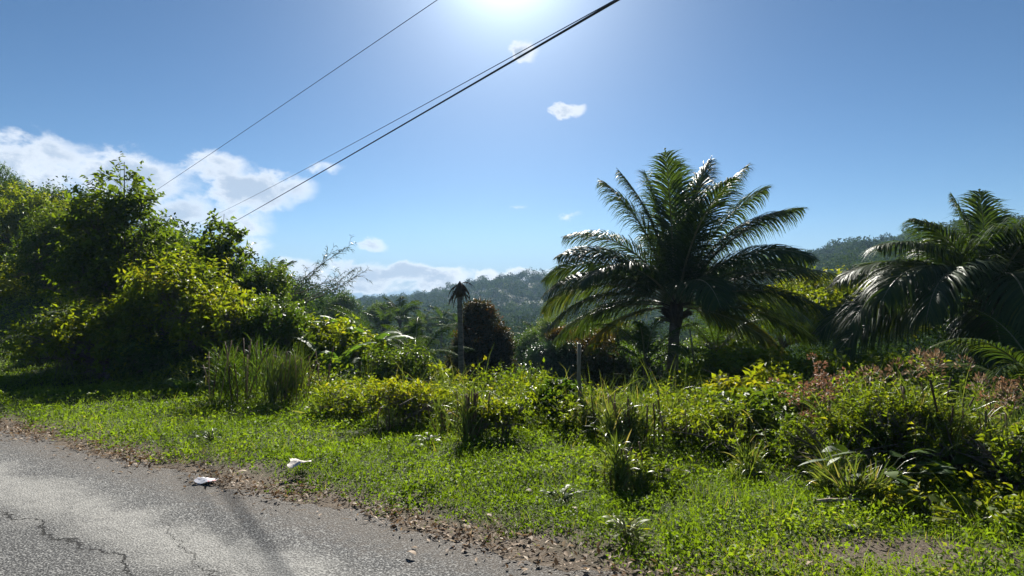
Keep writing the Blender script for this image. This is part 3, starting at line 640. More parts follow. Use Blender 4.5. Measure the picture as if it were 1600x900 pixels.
# ------------------------------------------------------------------ the trees and shrubs one can tell apart
LT = [
 # name, label, cat, px, top, bot, w, y, kind, n, dens, kw
 ('broadleaf_tree', 'tall dark tree rising behind the others at the upper left corner', 'tree', 25, 234, 470, 150, 46, 'dark', 8, .8, {}),
 ('broadleaf_tree', 'dark tree between the corner tree and the pointed leafy tree', 'tree', 110, 272, 480, 130, 36, 'dark', 8, .8, {}),
 ('broadleaf_tree', 'bright leafy tree at the left edge above the grassy bank', 'tree', 30, 280, 520, 190, 34, 'broad', 12, 1.1, {}),
 ('broadleaf_tree', 'tall leafy tree with a pointed top standing against the white cloud', 'tree', 187, 258, 560, 165, 17, 'broad', 11, 1.1, dict(taper=.5, vm=.3)),
 ('broadleaf_tree', 'dark rounded tree just right of the pointed leafy tree', 'tree', 265, 332, 520, 80, 25, 'dark', 7, 1., {}),
 ('broadleaf_tree', 'slender green tree whose top touches the thick cable', 'tree', 345, 338, 560, 120, 18, 'broad', 9, .9, dict(taper=.6, vm=.3)),
 ('broadleaf_tree', 'round green tree between the cable and the leaning bamboo', 'tree', 405, 408, 560, 110, 24, 'green', 8, 1, {}),
 ('broadleaf_tree', 'dark hillside tree behind the feathery palm at left', 'tree', 455, 425, 540, 90, 40, 'dark', 6, .7, {}),
 ('broadleaf_tree', 'round dark tree on the left skyline below the bamboo', 'tree', 530, 449, 530, 62, 60, 'dark', 5, .5, {}),
 ('broadleaf_tree', 'round dark tree where the left slope meets the far ridge', 'tree', 592, 458, 525, 52, 70, 'dark', 5, .5, {}),
 ('leafy_tree', 'olive green tree in the valley left of the dead palm trunk', 'tree', 650, 520, 590, 70, 40, 'green', 8, .7, {}),
 ('leafy_tree', 'dark green tree in the valley just right of the bronze conical tree', 'tree', 828, 500, 590, 60, 42, 'dark', 8, .7, {}),
 ('leafy_tree', 'mid green tree in the valley behind the blue-green tree', 'tree', 850, 486, 580, 80, 50, 'green', 8, .6, {}),
 ('leafy_tree', 'tall green tree in the valley between the rusty crown and the big palm', 'tree', 965, 492, 600, 110, 34, 'green', 9, .8, {}),
 ('leafy_tree', 'leafy tree showing between the big palm trunk and the sunlit tree', 'tree', 1140, 505, 610, 120, 30, 'green', 9, .8, dict(vm=.7)),
 ('broadleaf_tree', 'green tree filling the gap between the pointed tree and the slender tree', 'tree', 262, 328, 540, 150, 21, 'green', 11, 1, {}),
 ('broadleaf_tree', 'low spreading tree under the far end of the cable', 'tree', 300, 362, 560, 140, 19.5, 'green', 10, 1, {}),
 ('broadleaf_tree', 'leafy tree stepping down from the cable towards the bamboo', 'tree', 395, 392, 560, 130, 20, 'green', 10, 1, dict(vm=.66)),
 ('broadleaf_tree', 'leafy green tree between the corner tree and the pointed tree', 'tree', 95, 292, 500, 150, 25, 'green', 10, 1, {}),
 ('leafy_shrub', 'big yellow-green shrub bulging over the bank at far left', 'shrub', 85, 400, 528, 230, 28, 'bright', 12, 1.1, {}),
 ('leafy_shrub', 'bright shrub hanging low over the grass below the pointed tree', 'shrub', 160, 462, 612, 190, 14, 'bright', 11, 1.1, {}),
 ('leafy_shrub', 'wide yellow-green shrub in the middle of the left thicket', 'shrub', 255, 385, 560, 180, 15, 'bright', 11, 1.1, {}),
 ('leafy_shrub', 'dark shaded shrub at the foot of the left thicket', 'shrub', 260, 520, 622, 170, 14.3, 'dark', 8, 1.1, {}),
 ('leafy_shrub', 'yellow-green shrub below the slender tree by the cable', 'shrub', 340, 420, 590, 150, 14.5, 'bright', 10, 1.1, {}),
 ('leafy_shrub', 'small-leaved green shrub right of the left thicket', 'shrub', 425, 455, 600, 150, 15, 'green', 9, 1.1, {}),
 ('leafy_shrub', 'bright sunlit shrub left of the banana plant', 'shrub', 520, 488, 600, 120, 17, 'bright', 9, 1.1, {}),
 ('leafy_shrub', 'leafy shrub behind the tall dark grass at left', 'shrub', 470, 500, 620, 110, 14.5, 'green', 8, 1.0, {}),
 ('leafy_shrub', 'olive green shrub between the banana plant and the dead palm trunk', 'shrub', 615, 535, 640, 110, 15.5, 'green', 9, .9, dict(vm=0.6)),
 ('leafy_shrub', 'bright leafy shrub just left of the dead palm trunk', 'shrub', 680, 562, 640, 80, 15.5, 'bright', 9, .9, dict(vm=0.6)),
 ('leafy_shrub', 'dark green shrub between the bronze conical tree and the blue-green tree', 'shrub', 815, 560, 640, 70, 18, 'green', 9, .9, dict(vm=0.4)),
 ('leafy_shrub', 'green shrub in front of the blue-green tree', 'shrub', 850, 585, 650, 90, 14, 'weedy', 9, .9, dict(vm=0.5)),
 ('leafy_shrub', 'shrub with brownish leaves between the wooden post and the young palm', 'shrub', 950, 545, 640, 90, 17, 'orange', 9, .9, dict(vm=0.4)),
 ('leafy_shrub', 'leafy shrub at the left foot of the big palm trunk', 'shrub', 1010, 590, 665, 90, 14.5, 'green', 9, .9, dict(vm=0.55)),
 ('leafy_shrub', 'leafy shrub at the right foot of the big palm trunk', 'shrub', 1090, 580, 665, 100, 14.5, 'bright', 9, .9, dict(vm=0.5)),
 ('leafy_shrub', 'tall green shrub in the shade of the big palm', 'shrub', 1110, 545, 650, 120, 18, 'green', 9, .9, dict(vm=0.5)),
 ('leafy_shrub', 'tall leafy shrub filling the gap below the sunlit tree', 'shrub', 1320, 540, 660, 150, 16, 'green', 9, .9, dict(vm=0.6)),
 ('leafy_shrub', 'yellow-green shrub left of the right palm trunk', 'shrub', 1400, 545, 660, 140, 15, 'bright', 9, .9, dict(vm=0.45)),
 ('leafy_shrub', 'dark shrub at the foot of the right palm', 'shrub', 1500, 560, 680, 150, 12, 'green', 9, .9, dict(vm=0.35)),
 ('leafy_shrub', 'green shrub behind the pink seed plant', 'shrub', 1240, 575, 680, 120, 12, 'green', 9, .9, dict(vm=0.6)),
 ('leafy_shrub', 'pale green weed thicket in front of the right palm', 'shrub', 1450, 590, 720, 120, 9.5, 'fine', 9, .9, dict(vm=0.6)),
 ('leafy_shrub', 'green weed thicket below the two big palms', 'shrub', 1345, 595, 715, 130, 9.5, 'fine', 9, .9, dict(vm=0.5)),
 ('leafy_shrub', 'sunlit yellow-green shrub at the right of the big palm trunk, nearer the lawn', 'shrub', 1140, 572, 690, 130, 10.5, 'bright', 10, .75, dict(vm=.72)),
 ('leafy_shrub', 'bright leafy shrub just left of the pink seeding weed', 'shrub', 1215, 560, 690, 120, 10.5, 'bright', 10, .75, dict(vm=.68)),
 ('leafy_shrub', 'bright green shrub rising behind the tall reedy grass', 'shrub', 1345, 545, 690, 150, 10.8, 'green', 10, .7, dict(vm=.8)),
 ('leafy_shrub', 'loose green shrub below the drooping fronds of the right palm', 'shrub', 1460, 572, 700, 130, 9.6, 'green', 9, .6, dict(vm=.75)),
 ('weedy_shrub', 'feathery light green shrub in front of the young palms', 'shrub', 645, 586, 672, 120, None, 'weedy', 9, 1.0, {}),
 ('weedy_shrub', 'low weedy shrub at the edge of the grass below the bananas', 'shrub', 560, 592, 655, 120, None, 'weedy', 8, .9, {}),
 ('weedy_shrub', 'bright leafy shrub in front of the bronze conical tree', 'shrub', 790, 607, 690, 80, None, 'weedy', 8, .9, dict(vm=.62)),
 ('weedy_shrub', 'small shrub at the foot of the dead palm trunk', 'shrub', 690, 612, 660, 70, None, 'weedy', 7, .9, {}),
 ('mango_tree', 'rounded blue-green tree with a rusty crown left of the post', 'tree', 872, 520, 640, 112, 24, 'blue', 11, 1.1, {}),
 ('flushing_tree', 'tree with orange-brown new leaves behind the wooden post', 'tree', 922, 508, 620, 110, 25, 'orange', 9, .8, {}),
 ('leafy_shrub', 'dark shrub at the foot of the wooden post', 'shrub', 870, 592, 665, 110, None, 'green', 8, 1., dict(vm=.35)),
 ('leafy_shrub', 'leafy shrub right of the wooden post', 'shrub', 940, 600, 670, 90, None, 'weedy', 8, 1., {}),
 ('leafy_tree', 'dark leafy tree behind the trunk of the big palm', 'tree', 1040, 520, 640, 170, 27, 'dark', 8, .8, {}),
 ('leafy_shrub', 'bright yellow-green shrub right of the big palm trunk', 'shrub', 1165, 528, 660, 160, 15.5, 'bright', 11, 1.1, {}),
 ('leafy_shrub', 'sprawling yellow-green shrub between the two big palms', 'shrub', 1255, 545, 650, 150, 14.5, 'bright', 10, 1., {}),
 ('leafy_tree', 'large sunlit yellow-green tree behind the right palm fronds', 'tree', 1330, 408, 560, 250, 26, 'broad', 14, 1.1, dict(vm=.62)),
 ('leafy_tree', 'bright leafy tree just right of the big palm crown', 'tree', 1235, 440, 570, 130, 24, 'broad', 9, 1., {}),
 ('leafy_tree', 'dark tree behind the right palm at the photo edge', 'tree', 1590, 430, 640, 190, 24, 'dark', 9, 1., {}),
 ('leafy_shrub', 'shrub with dull green leaves in front of the yellow-green shrub', 'shrub', 1200, 600, 700, 130, None, 'green', 9, 1., dict(vm=.6)),
 ('weedy_shrub', 'dark low shrub beside the leaning cane grass', 'shrub', 1000, 703, 762, 105, None, 'weedy', 9, .55, dict(vm=.45)),
 ('weedy_shrub', 'weedy shrub in the shade below the yellow-green shrub', 'shrub', 1120, 630, 715, 130, None, 'weedy', 9, 1., dict(vm=.45)),
 ('weedy_shrub', 'tall tangled shrub in the middle of the right thicket', 'shrub', 1390, 590, 750, 150, None, 'fine', 11, 1., {}),
 ('weedy_shrub', 'tangled shrub between the pink seed plant and the big thicket', 'shrub', 1300, 640, 755, 130, None, 'fine', 10, 1., {}),
 ('weedy_shrub', 'tangled shrub at the right of the big thicket', 'shrub', 1490, 620, 765, 140, None, 'fine', 10, 1., dict(vm=.5)),
 ('weedy_shrub', 'dense shrub cut by the right edge of the photo', 'shrub', 1580, 650, 790, 110, None, 'weedy', 9, 1., dict(vm=.5)),
 ('weedy_shrub', 'low leafy shrub spreading over the grass below the right thicket', 'shrub', 1480, 755, 830, 200, None, 'weedy', 10, .8, dict(vm=.66)),
]
for (nm, lb, cat, px, tp, bt, wd, yy, kd, n, dn, kw) in LT:
    if yy and 95 < px < 480 and yy < 19: yy *= 1.1
    tree_at(nm, lb, cat, px, tp, bt, wd, yy, kd, n, dn, **kw)

# bronze conical tree
def conical():
    y = 25; P1, P0 = at(752, 474, y), at(752, 640, y); base = np.array([P1[0], y, float(H(P1[0], y))]); h = P1[2]-P0[2]; R = px2m(112, y)/2
    e = empty('conical_tree', base, 'dense dark conical tree with bronze red leaf tips', 'tree'); mb = MB(); tb = MB()
    lum = []
    for k in range(9):
        t = k/8; rr = R*(.98-.62*t**2.2); lum.append((np.array([P1[0]+rng.normal(0, .05), y, P0[2]+h*(.12+.76*t)-rr*.1]), np.array([rr, rr, h*.14])))
    lum += [(np.array([P1[0]-.25, y, P1[2]-.42]), np.array([.5, .5, .45])), (np.array([P1[0]+.75, y, P0[2]+h*.58]), np.array([.55, .6, .7]))]
    lum += [(np.array([P1[0]+rng.uniform(-.95, .95), y+rng.normal(0, .4), P0[2]+h*rng.uniform(.2, .6)]), np.array([.4, .4, .5])) for _ in range(9)]
    crown(mb, lum, 9500, 8, .115, .045, .45, .24, .26, -.5, .14, tipv=.2, stems=tb); mb.build('crown', M['bronze'], e, base)
    add_tube(tb, [base-[0, 0, .3], base+[0, 0, h*.8]], [.14, .05], 8); tb.build('trunk', M['bark'], e, base)
conical()
# rusty new growth on the blue-green tree is part of the photo: a small crown of its own colour
mt = [o for o in C.objects if o.name.startswith('mango_tree')][0]
mb = MB(); c = at(885, 527, 24); crown(mb, [(c, np.array([.62, .6, .28])), (c+[-.35, 0, -.1], np.array([.4, .4, .25]))], 260, 7, .14, .05, .6, .2, .2, -.1, .1); mb.build('new_leaves', M['orange'], mt, mt.location)

# ------------------------------------------------------------------ palms
big = [(90, 80, 42, 5.3), (88, 58, 52, 5.4), (84, 46, 72, 5.2), (98, 30, 48, 5.0), (80, 16, 58, 4.9), (110, 4, 50, 4.4),
       (-90, 82, 34, 4.9), (-86, 64, 84, 4.7), (-92, 46, 92, 4.9), (-84, 30, 86, 4.8, .62), (-100, 20, 80, 4.7, .7), (-75, 6, 60, 4.4),
       (20, 87, 14, 5.1), (-150, 86, 22, 5.0), (60, 84, 22, 5.0), (160, 74, 60, 4.9), (130, 50, 85, 4.8), (-130, 42, 90, 4.7), (180, 30, 80, 4.5),
       (0, 65, 70, 4.8), (35, 45, 80, 4.8), (-35, 45, 80, 4.8), (40, 15, 70, 4.6), (-40, 12, 70, 4.6), (105, 66, 66, 4.9), (-90, 76, 40, 4.9), (92, 70, 46, 5.1), (95, 87, 24, 5.0), (-40, 84, 22, 4.9), (86, 38, 62, 5.0), (-88, 38, 88, 4.8), (-95, 54, 84, 4.6), (115, 20, 60, 4.7), (100, -8, 50, 3.8, .85), (-60, -6, 55, 3.8, .9)]
palm('big coconut palm with a full crown standing right of centre', 1056, 478, 20, big, 4.8, .19, base_px=1046)
rp = [(-60, 84, 16, 2.55), (40, 80, 20, 2.4), (-95, 70, 55, 2.6), (-90, 56, 80, 3.2), (-80, 44, 90, 3.6), (-110, 40, 100, 3.8), (-100, 28, 90, 3.9), (-125, 36, 105, 3.9), (180, 45, 95, 3.6), (-150, 34, 105, 3.8),
      (90, 64, 55, 3.0), (95, 45, 65, 3.6), (100, 22, 60, 3.7), (130, 38, 95, 3.7), (155, 20, 85, 3.4), (0, 60, 60, 3.0), (60, 40, 70, 3.6), (-30, 40, 70, 3.6), (20, 87, 10, 2.6), (-90, 10, 70, 3.6), (120, 0, 50, 3.3), (-140, 8, 70, 3.5), (-165, 58, 100, 3.6), (165, 60, 100, 3.5), (-70, 20, 80, 3.7)]
palm('coconut palm with windblown fronds near the right edge', 1548, 480, 13.3, rp, 3.8, .16, leafL=1.75, wleaf=.036)
sp3 = [(-95, 62, 95, 2.4), (-120, 50, 100, 2.3), (-70, 45, 90, 2.2), (180, 60, 90, 2.2), (90, 60, 80, 2.2), (0, 70, 60, 2.2), (130, 45, 80, 2.1), (40, 50, 80, 2.1), (-100, 25, 70, 2.0)]
palm('young palm arching in from the right edge over the weeds', 1640, 640, 9.5, sp3, 2.3, .08, leafL=.8, nl=60, fruit=False, vb=.6)
yp = [(k*40+rng.uniform(-12, 12), rng.uniform(30, 80), rng.uniform(50, 90), rng.uniform(1.9, 2.5)) for k in range(10)]
palm('young palm with pale shining fronds left of the big palm trunk', 1008, 570, 19, yp, 2.2, .09, nl=60, fruit=False, wleaf=.034, leafL=1.0)
yp = [(k*45+rng.uniform(-12, 12), rng.uniform(35, 80), rng.uniform(60, 95), rng.uniform(1.9, 2.4)) for k in range(9)]
palm('young palm left of the dead palm trunk', 650, 572, 19, yp, 2.1, .09, nl=60, fruit=False, wleaf=.034, leafL=1.0)
yp = [(k*45+rng.uniform(-12, 12), rng.uniform(30, 75), rng.uniform(60, 95), rng.uniform(2.2, 2.8)) for k in range(9)]
palm('young palm between the banana plant and the sunlit shrub', 590, 560, 21, yp, 2.1, .09, nl=60, fruit=False, wleaf=.034, leafL=1.0)
yp = [(k*34+rng.uniform(-12, 12), rng.uniform(5, 85), rng.uniform(40, 80), rng.uniform(1.6, 2.2)) for k in range(12)]
palm('feathery palm on the left slope above the round green tree', 434, 440, 42, yp, 2.6, .14, nl=45, fruit=False, wleaf=.07)
yp = [(k*36+rng.uniform(-12, 12), rng.uniform(10, 80), rng.uniform(50, 90), rng.uniform(2.6, 3.2)) for k in range(11)]
palm('palm with spreading fronds in the shade right of the big palm trunk', 1120, 552, 24, yp, 3.0, .13, nl=60, fruit=False, wleaf=.034, leafL=1.0)
# distant palms in the valley: one built, the rest copied with their parts
def copy_tree(o, parent=None):
    c_ = o.copy(); C.objects.link(c_); c_.parent = parent
    for ch in o.children: copy_tree(ch, c_)
    return c_
yp = [(k*33+rng.uniform(-12, 12), rng.uniform(5, 85), rng.uniform(50, 90), rng.uniform(2.8, 3.4)) for k in range(11)]
far0 = palm('distant palm among the valley trees', 625, 500, 62, yp, 3.1, .15, nl=32, fruit=False, wleaf=.12, group='distant palms in the valley')
zc = at(625, 500, 62)[2]-far0.location.z
for (px, py, y, sc) in [(660, 512, 70, .9), (690, 505, 85, 1.0), (640, 528, 52, .8), (835, 512, 75, 1.0), (862, 498, 95, 1.1), (815, 530, 60, .8), (600, 515, 58, .9), (905, 480, 110, 1.1), (720, 520, 66, .9), (950, 500, 85, 1)]:
    q = at(px, py, y); o = copy_tree(far0); gz = float(H(q[0], y)); o.location = (q[0], y, min(gz, q[2]-zc*sc) if q[2]-zc*sc > gz+1 else q[2]-zc*sc); o.scale = (sc,)*3; o.rotation_euler = (0, 0, rng.uniform(0, 6.28))

# dead palm trunk
def dead_palm():
    y = 17.5; top = at(718, 462, y); b = at(722, 610, y); base = np.array([b[0], y, float(H(b[0], y))])
    e = empty('dead_palm', base, 'bare dead palm trunk topped by a withered brown tuft', 'dead tree'); tb = MB(); n = 22
    p = bez(base-[0, 0, .3], (base+top)/2+[.03, 0, 0], top, n); add_tube(tb, p, np.linspace(.095, .068, n)*(1+.05*(np.arange(n) % 2)), 9)
    tb.build('trunk', M['palmbark'], e, base); hb = MB()
    add_tube(hb, [top-[0, 0, .05], top+[0, 0, .12], top+[0, 0, .28], top+[.01, 0, .42]], [.09, .15, .09, .015], 8)
    k = 34; a = rng.uniform(0, 6.28, k)
    add_ribbons(hb, top+np.stack([np.cos(a)*.05, np.sin(a)*.05, rng.uniform(.05, .35, k)], 1), np.stack([np.cos(a), np.sin(a), np.ones(k)*-.2], 1)*[.5, .5, 1], rng.uniform(.25, .6, k), .06, .2, 6, 3.0)
    add_ribbons(hb, (top+[.05, 0, .36])[None]*np.ones((3, 1)), np.array([[1, 0, .2], [.8, -.4, .3], [-.8, .1, .0]]), [.62, .5, .45], .035, .3, 7, 2.8)
    hb.build('withered_crown', M['fibre'], e, base)
dead_palm()

# wooden post
def post():
    y = ydepth(905, 668); t_ = at(905, 537, y); base = np.array([t_[0], y, float(H(t_[0], y))]); mb = MB(); h = t_[2]-base[2]
    p = base+np.array([[0, 0, -.3], [.012, 0, h*.3], [-.008, 0, h*.65], [0, 0, h]]); add_tube(mb, p, [.034, .032, .03, .028], 10)
    o = mb.build('wooden_post', M['wood'], None, base); o.location = tuple(base); setp(o, 'slender weathered wooden post standing in the weeds', 'post')
post()

# hanging dry roots and dark leaning stem by the big palm
def dead_stem(label, px, top, bot, y, lean, r, name='dead_sapling'):
    a, b = at(px, top, y), at(px+lean, bot, y); b = np.array([b[0], y, float(H(b[0], y))]); mb = MB()
    add_tube(mb, bez(b-[0, 0, .2], (a+b)/2+[.08, 0, 0], a, 9)-b, np.linspace(r, r*.5, 9), 7)
    for k in range(5):
        t_ = rng.uniform(.4, .95); q = b+(a-b)*t_; add_tube(mb, bez(q, q+[rng.normal(0, .2), 0, .12], q+[rng.normal(0, .4), rng.normal(0, .2), rng.uniform(-.1, .4)], 5)-b, np.linspace(r*.35, r*.12, 5), 5)
    o = mb.build(name, M['bark']); o.location = tuple(b); setp(o, label, 'dead sapling')
dead_stem('thin dark stem hanging just right of the big palm trunk', 1078, 515, 640, 17, 14, .035)
dead_stem('thin bare stem right of the big palm leaning over the shrub', 1152, 590, 670, 11, 12, .03)
dead_stem('dark broken stem standing in the shade at the centre right', 1180, 655, 715, 8, -4, .05)

# leaning bamboo with sparse leaves, against the sky
def bamboo():
    y = 22; base = at(430, 520, y); base[2] = float(H(base[0], y)); e = empty('leaning_bamboo', base, 'wispy bamboo stems with sparse leaves leaning right against the sky', 'bamboo'); cb = MB(); lb = MB()
    ends = [((440, 470), (485, 420), (545, 385)), ((470, 470), (520, 452), (548, 424)), ((440, 480), (480, 440), (516, 396)), ((430, 470), (480, 455), (530, 432)), ((425, 460), (455, 438), (490, 430)), ((480, 470), (525, 455), (560, 430))]
    for a, m, t_ in ends:
        A, B, D_ = at(*a, y), at(*m, y), at(*t_, y+rng.normal(0, .3)); pts = bez(A, B, D_, 14)
        add_tube(cb, np.concatenate([[base+[0, 0, 0]], pts]), np.concatenate([[.03], np.linspace(.026, .005, 14)]), 6)
        for p, q in zip(pts[5:], np.gradient(pts, axis=0)[5:]):
            for s_ in range(2):
                dr = nrm((nrm(q)+rng.normal(0, .6, 3))[None])[0]; ln = rng.uniform(.15, .5); tw = bez(p, p+dr*ln*.5+[0, 0, .06], p+dr*ln, 4); add_tube(cb, tw, .005, 4)
                k = 7; add_ribbons(lb, tw[rng.integers(1, 4, k)], rng.normal(size=(k, 3))*.6+dr+[0, 0, -.3], rng.uniform(.12, .26, k), .02, rng.uniform(.1, .6, k), 3, 1.4)
    cb.build('canes', M['wood'], e, base); lb.build('leaves', M['dark'], e, base)
bamboo()

# banana plants
def banana(label, px, pyc, y, n, L):
    c = at(px, pyc, y); base = np.array([c[0], y, float(H(c[0], y))]); e = empty('banana_plant', base, label, 'banana plant'); tb = MB()
    add_tube(tb, [base-[0, 0, .2], (base+c)/2, c], [.11, .09, .05], 9); tb.build('stem', M['rachis'], e, base)
    for k in range(n):
        a = k*2.4+rng.uniform(-.3, .3); el_ = rng.uniform(.5, 1.25); lb = MB()
        d0 = np.array([math.cos(a)*math.cos(el_), math.sin(a)*math.cos(el_), math.sin(el_)]); sg = 14; cur = c.copy(); d = d0.copy(); pts = []; 
        for q in range(sg+1):
            pts.append(cur.copy()); cur = cur+d*L/sg; d = nrm((d+np.array([0, 0, -1])*(.035+.012*q))[None])[0]
        pts = np.array(pts); side = nrm(np.cross(d0, [0, 0, 1])[None])[0]
        wd = np.array([.06]+[math.sin(min(1, (q+1)/sg)**.8*math.pi*.97)**.5*.30*L/2 for q in range(1, sg+1)])
        tl_ = np.gradient(pts, axis=0)
        for sgn in (-1, 1):
            for q in range(sg):
                if rng.random() < .06: continue
                dr = -.25*rng.uniform(.6, 1.6)
                A, B = pts[q], pts[q+1]-(pts[q+1]-pts[q])*rng.uniform(0, .12); oa = side*sgn*wd[q]+[0, 0, dr*wd[q]]; ob = side*sgn*wd[q+1]+[0, 0, dr*wd[q+1]]
                lb.add(np.array([A, B, B+ob*rng.uniform(.93, 1.04)+tl_[q]*.5, A+oa+tl_[q]*.5]), Q=[[0, 1, 2, 3]], vq=rng.uniform(.3, .8))
        add_tube(lb, pts, np.linspace(.022, .005, sg+1), 5, v=.9)
        lb.build('leaf', M['banana'], e, base)
banana('banana plant with upright torn leaves left of the young palms', 562, 560, 18, 8, 1.9)
banana('banana plant with drooping leaves behind the tall dark grass', 520, 590, 15.5, 7, 1.5)
banana('broad-leaved plant at the foot of the left thicket', 292, 612, 13.2, 7, .8)

# tall grasses
GL = [
 ('tall dark grass clump at the right foot of the left thicket', 385, 515, 632, 120, None, 600, dict(vm=.55, stalks=22, droop=1.7, spread=.28, mat='green')),
 ('tall grass with brown stalks between the left thicket and the bananas', 455, 530, 632, 90, None, 600, dict(vm=.25, stalks=30, spread=.2)),
 ('upright cane grass clump with brown stalks at the back of the lawn', 738, 590, 690, 62, None, 420, dict(vm=.55, stalks=34, droop=1.3)),
 ('thin cane grass left of the brown stalked clump', 700, 608, 680, 34, None, 130, dict(vm=.5, stalks=8)),
 ('bladed lily-like plant at the back of the lawn left of centre', 510, 612, 652, 60, None, 60, dict(vm=.7, width=.06, droop=1.0, spread=.7)),
 ('slim weed stalks standing alone in the grass', 608, 622, 680, 26, None, 40, dict(vm=.5, stalks=6)),
 ('arching cane grass right of the wooden post', 980, 598, 700, 110, None, 600, dict(vm=.6, stalks=26, droop=1.6, width=.02)),
 ('leaning cane grass over the dark low shrub', 975, 670, 765, 70, None, 360, dict(vm=.5, stalks=14, droop=1.4)),
 ('grass clump with drooping tufts at the foot of the big palm', 1050, 600, 680, 80, None, 420, dict(vm=.6, stalks=12, droop=2.0)),
 ('bright grass clump left of the big palm trunk', 940, 600, 680, 60, None, 300, dict(vm=.75)),
 ('tall reedy grass rising from the right thicket', 1350, 572, 730, 130, None, 900, dict(vm=.6, stalks=18, droop=1.6, plume=3)),
 ('tall grass with buff seed heads beside the right palm', 1440, 568, 740, 120, None, 800, dict(vm=.55, stalks=20, droop=1.8, plume=9)),
 ('long arching grass at the right edge above the leafy shrub', 1560, 610, 760, 100, None, 500, dict(vm=.6, stalks=10, droop=1.8, plume=5)),
 ('pale grass tuft in front of the right thicket', 1290, 700, 775, 80, None, 300, dict(vm=.6, droop=1.5)),
 ('leaning grass tuft beside the big pale leaves', 1345, 715, 790, 60, None, 260, dict(vm=.7, droop=1.1)),
 ('scruffy grass tuft beside the fallen branch', 1160, 690, 745, 90, None, 320, dict(vm=.6, droop=1.7)),
]
for lb, px, tp, bt, wd, yy, n, kw in GL: grass_clump(lb, px, tp, bt, wd, yy, n, **kw)

# slender leafy weeds: two built, the rest copied with their parts
def tall_weed(x, y, h, mat, seed, name='slender_weed', lf=.10):
    base = np.array([x, y, float(H(x, y))]); e = empty(name, base, 'slender leafy weed rising out of the undergrowth behind the verge', 'weed', 'slender weeds in the undergrowth'); sb = MB(); lb = MB()
    for k in range(5):
        t_ = base+[rng.normal(0, .16), rng.normal(0, .16), h*rng.uniform(.6, 1)]; p = bez(base, (base+t_)/2+[rng.normal(0, .06), 0, 0], t_, 12); add_tube(sb, p, np.linspace(.007, .003, 12), 5, v=.4)
        m = 34; tt = rng.uniform(.25, 1, m); P = np.stack([np.interp(tt, np.linspace(0, 1, 12), p[:, q]) for q in range(3)], 1); a = np.arange(m)*2.4
        D = np.stack([np.cos(a), np.sin(a), rng.uniform(-.3, .7, m)], 1); add_leaves(lb, P, D, rng.normal(0, .4, (m, 3))+[0, 0, 1], lf*(1.2-.5*tt), lf*.36, np.clip(rng.normal(.55, .2, m)+.3*(tt-.6), 0, 1))
    sb.build('stems', M['dry'], e, base); lb.build('leaves', M[mat], e, base); return e
def copy_tree(o, parent=None):
    c_ = o.copy(); C.objects.link(c_); c_.parent = parent
    for ch in o.children: copy_tree(ch, c_)
    return c_
W = [(560, 655, 1.0), (590, 640, .9), (625, 668, .8), (660, 650, 1.1), (675, 640, 1.0), (765, 660, 1.1), (790, 670, .8), (815, 676, 1.0), (850, 668, 1.1), (885, 690, .9), (925, 690, 1.0), (1020, 700, 1.0), (1060, 708, .8),
     (1085, 690, 1.1), (1130, 715, 1.1), (1165, 720, .8), (1205, 735, 1.1), (1235, 720, 1.2), (1330, 745, 1.2), (1365, 752, 1.3), (1400, 745, 1.2), (1425, 760, 1.3), (1460, 750, 1.1), (1515, 765, 1.2), (1545, 770, 1.3), (1575, 775, 1.1), (1450, 735, 1.4), (1380, 735, 1.4)]
protos = []
for q, (px, py, sc) in enumerate(W):
    yy = ydepth(px, py)+.3; xx = at(px, py, yy)[0]
    if q < 3: protos.append(tall_weed(xx, yy, .66*sc, ['bright', 'green', 'bright'][q], q, lf=[.10, .075, .06][q]))
    else:
        o = copy_tree(protos[q % 3]); o.location = (xx, yy, float(H(xx, yy))); o.rotation_euler = (0, 0, rng.uniform(0, 6.28)); o.scale = (sc, sc, sc*.9)

# pink seeding plants
def seed_plant(label, pts, y, n=70, size=.09):
    p0 = at(pts[0][0], pts[0][1], y); base = np.array([p0[0], y, float(H(p0[0], y))]); e = empty('seeding_weed', base, label, 'weed'); sb = MB(); gb = MB()
    for (px, py) in pts:
        pb = MB()
        t_ = at(px, py, y+rng.normal(0, .25)); b = base+[rng.normal(0, .15), rng.normal(0, .15), -.05]
        c_ = bez(b, (b+t_)/2+[0, 0, .1], t_, 7); add_tube(sb, c_, np.linspace(.01, .004, 7), 5, v=.3)
        for k in range(6):
            q = t_+rng.normal(0, 1, 3)*[size*1.5, size*1.5, size]; add_tube(sb, [c_[5], q], .003, 4)
            D2 = rand_dirs(n//3, -.6); add_leaves(pb, q+D2*size*.45*[1, 1, .7], D2, rng.normal(size=D2.shape), size*.42, size*.2, np.clip(rng.normal(.55, .25, len(D2)), 0, 1))
        pb.build('seed_head', M['pink'], e, base)
        m = 14; tt = rng.integers(1, 6, m); D3 = rand_dirs(m, -.3); add_leaves(gb, c_[tt], D3, rng.normal(size=(m, 3))+[0, 0, 1], .12, .045, rng.uniform(.3, .8, m))
    sb.build('stems', M['dry'], e, base); gb.build('leaves', M['bright'], e, base)
seed_plant('weed with salmon pink seed heads at the left of the right thicket', [(1255, 590), (1285, 583), (1300, 590), (1270, 610), (1295, 612), (1250, 628), (1285, 625), (1300, 640), (1262, 650), (1285, 655)], 7.3)
seed_plant('weed with dull pink seed heads before the palm at the right edge', [(1545, 612), (1575, 608), (1555, 640), (1590, 625)], 6.6, 60, .07)

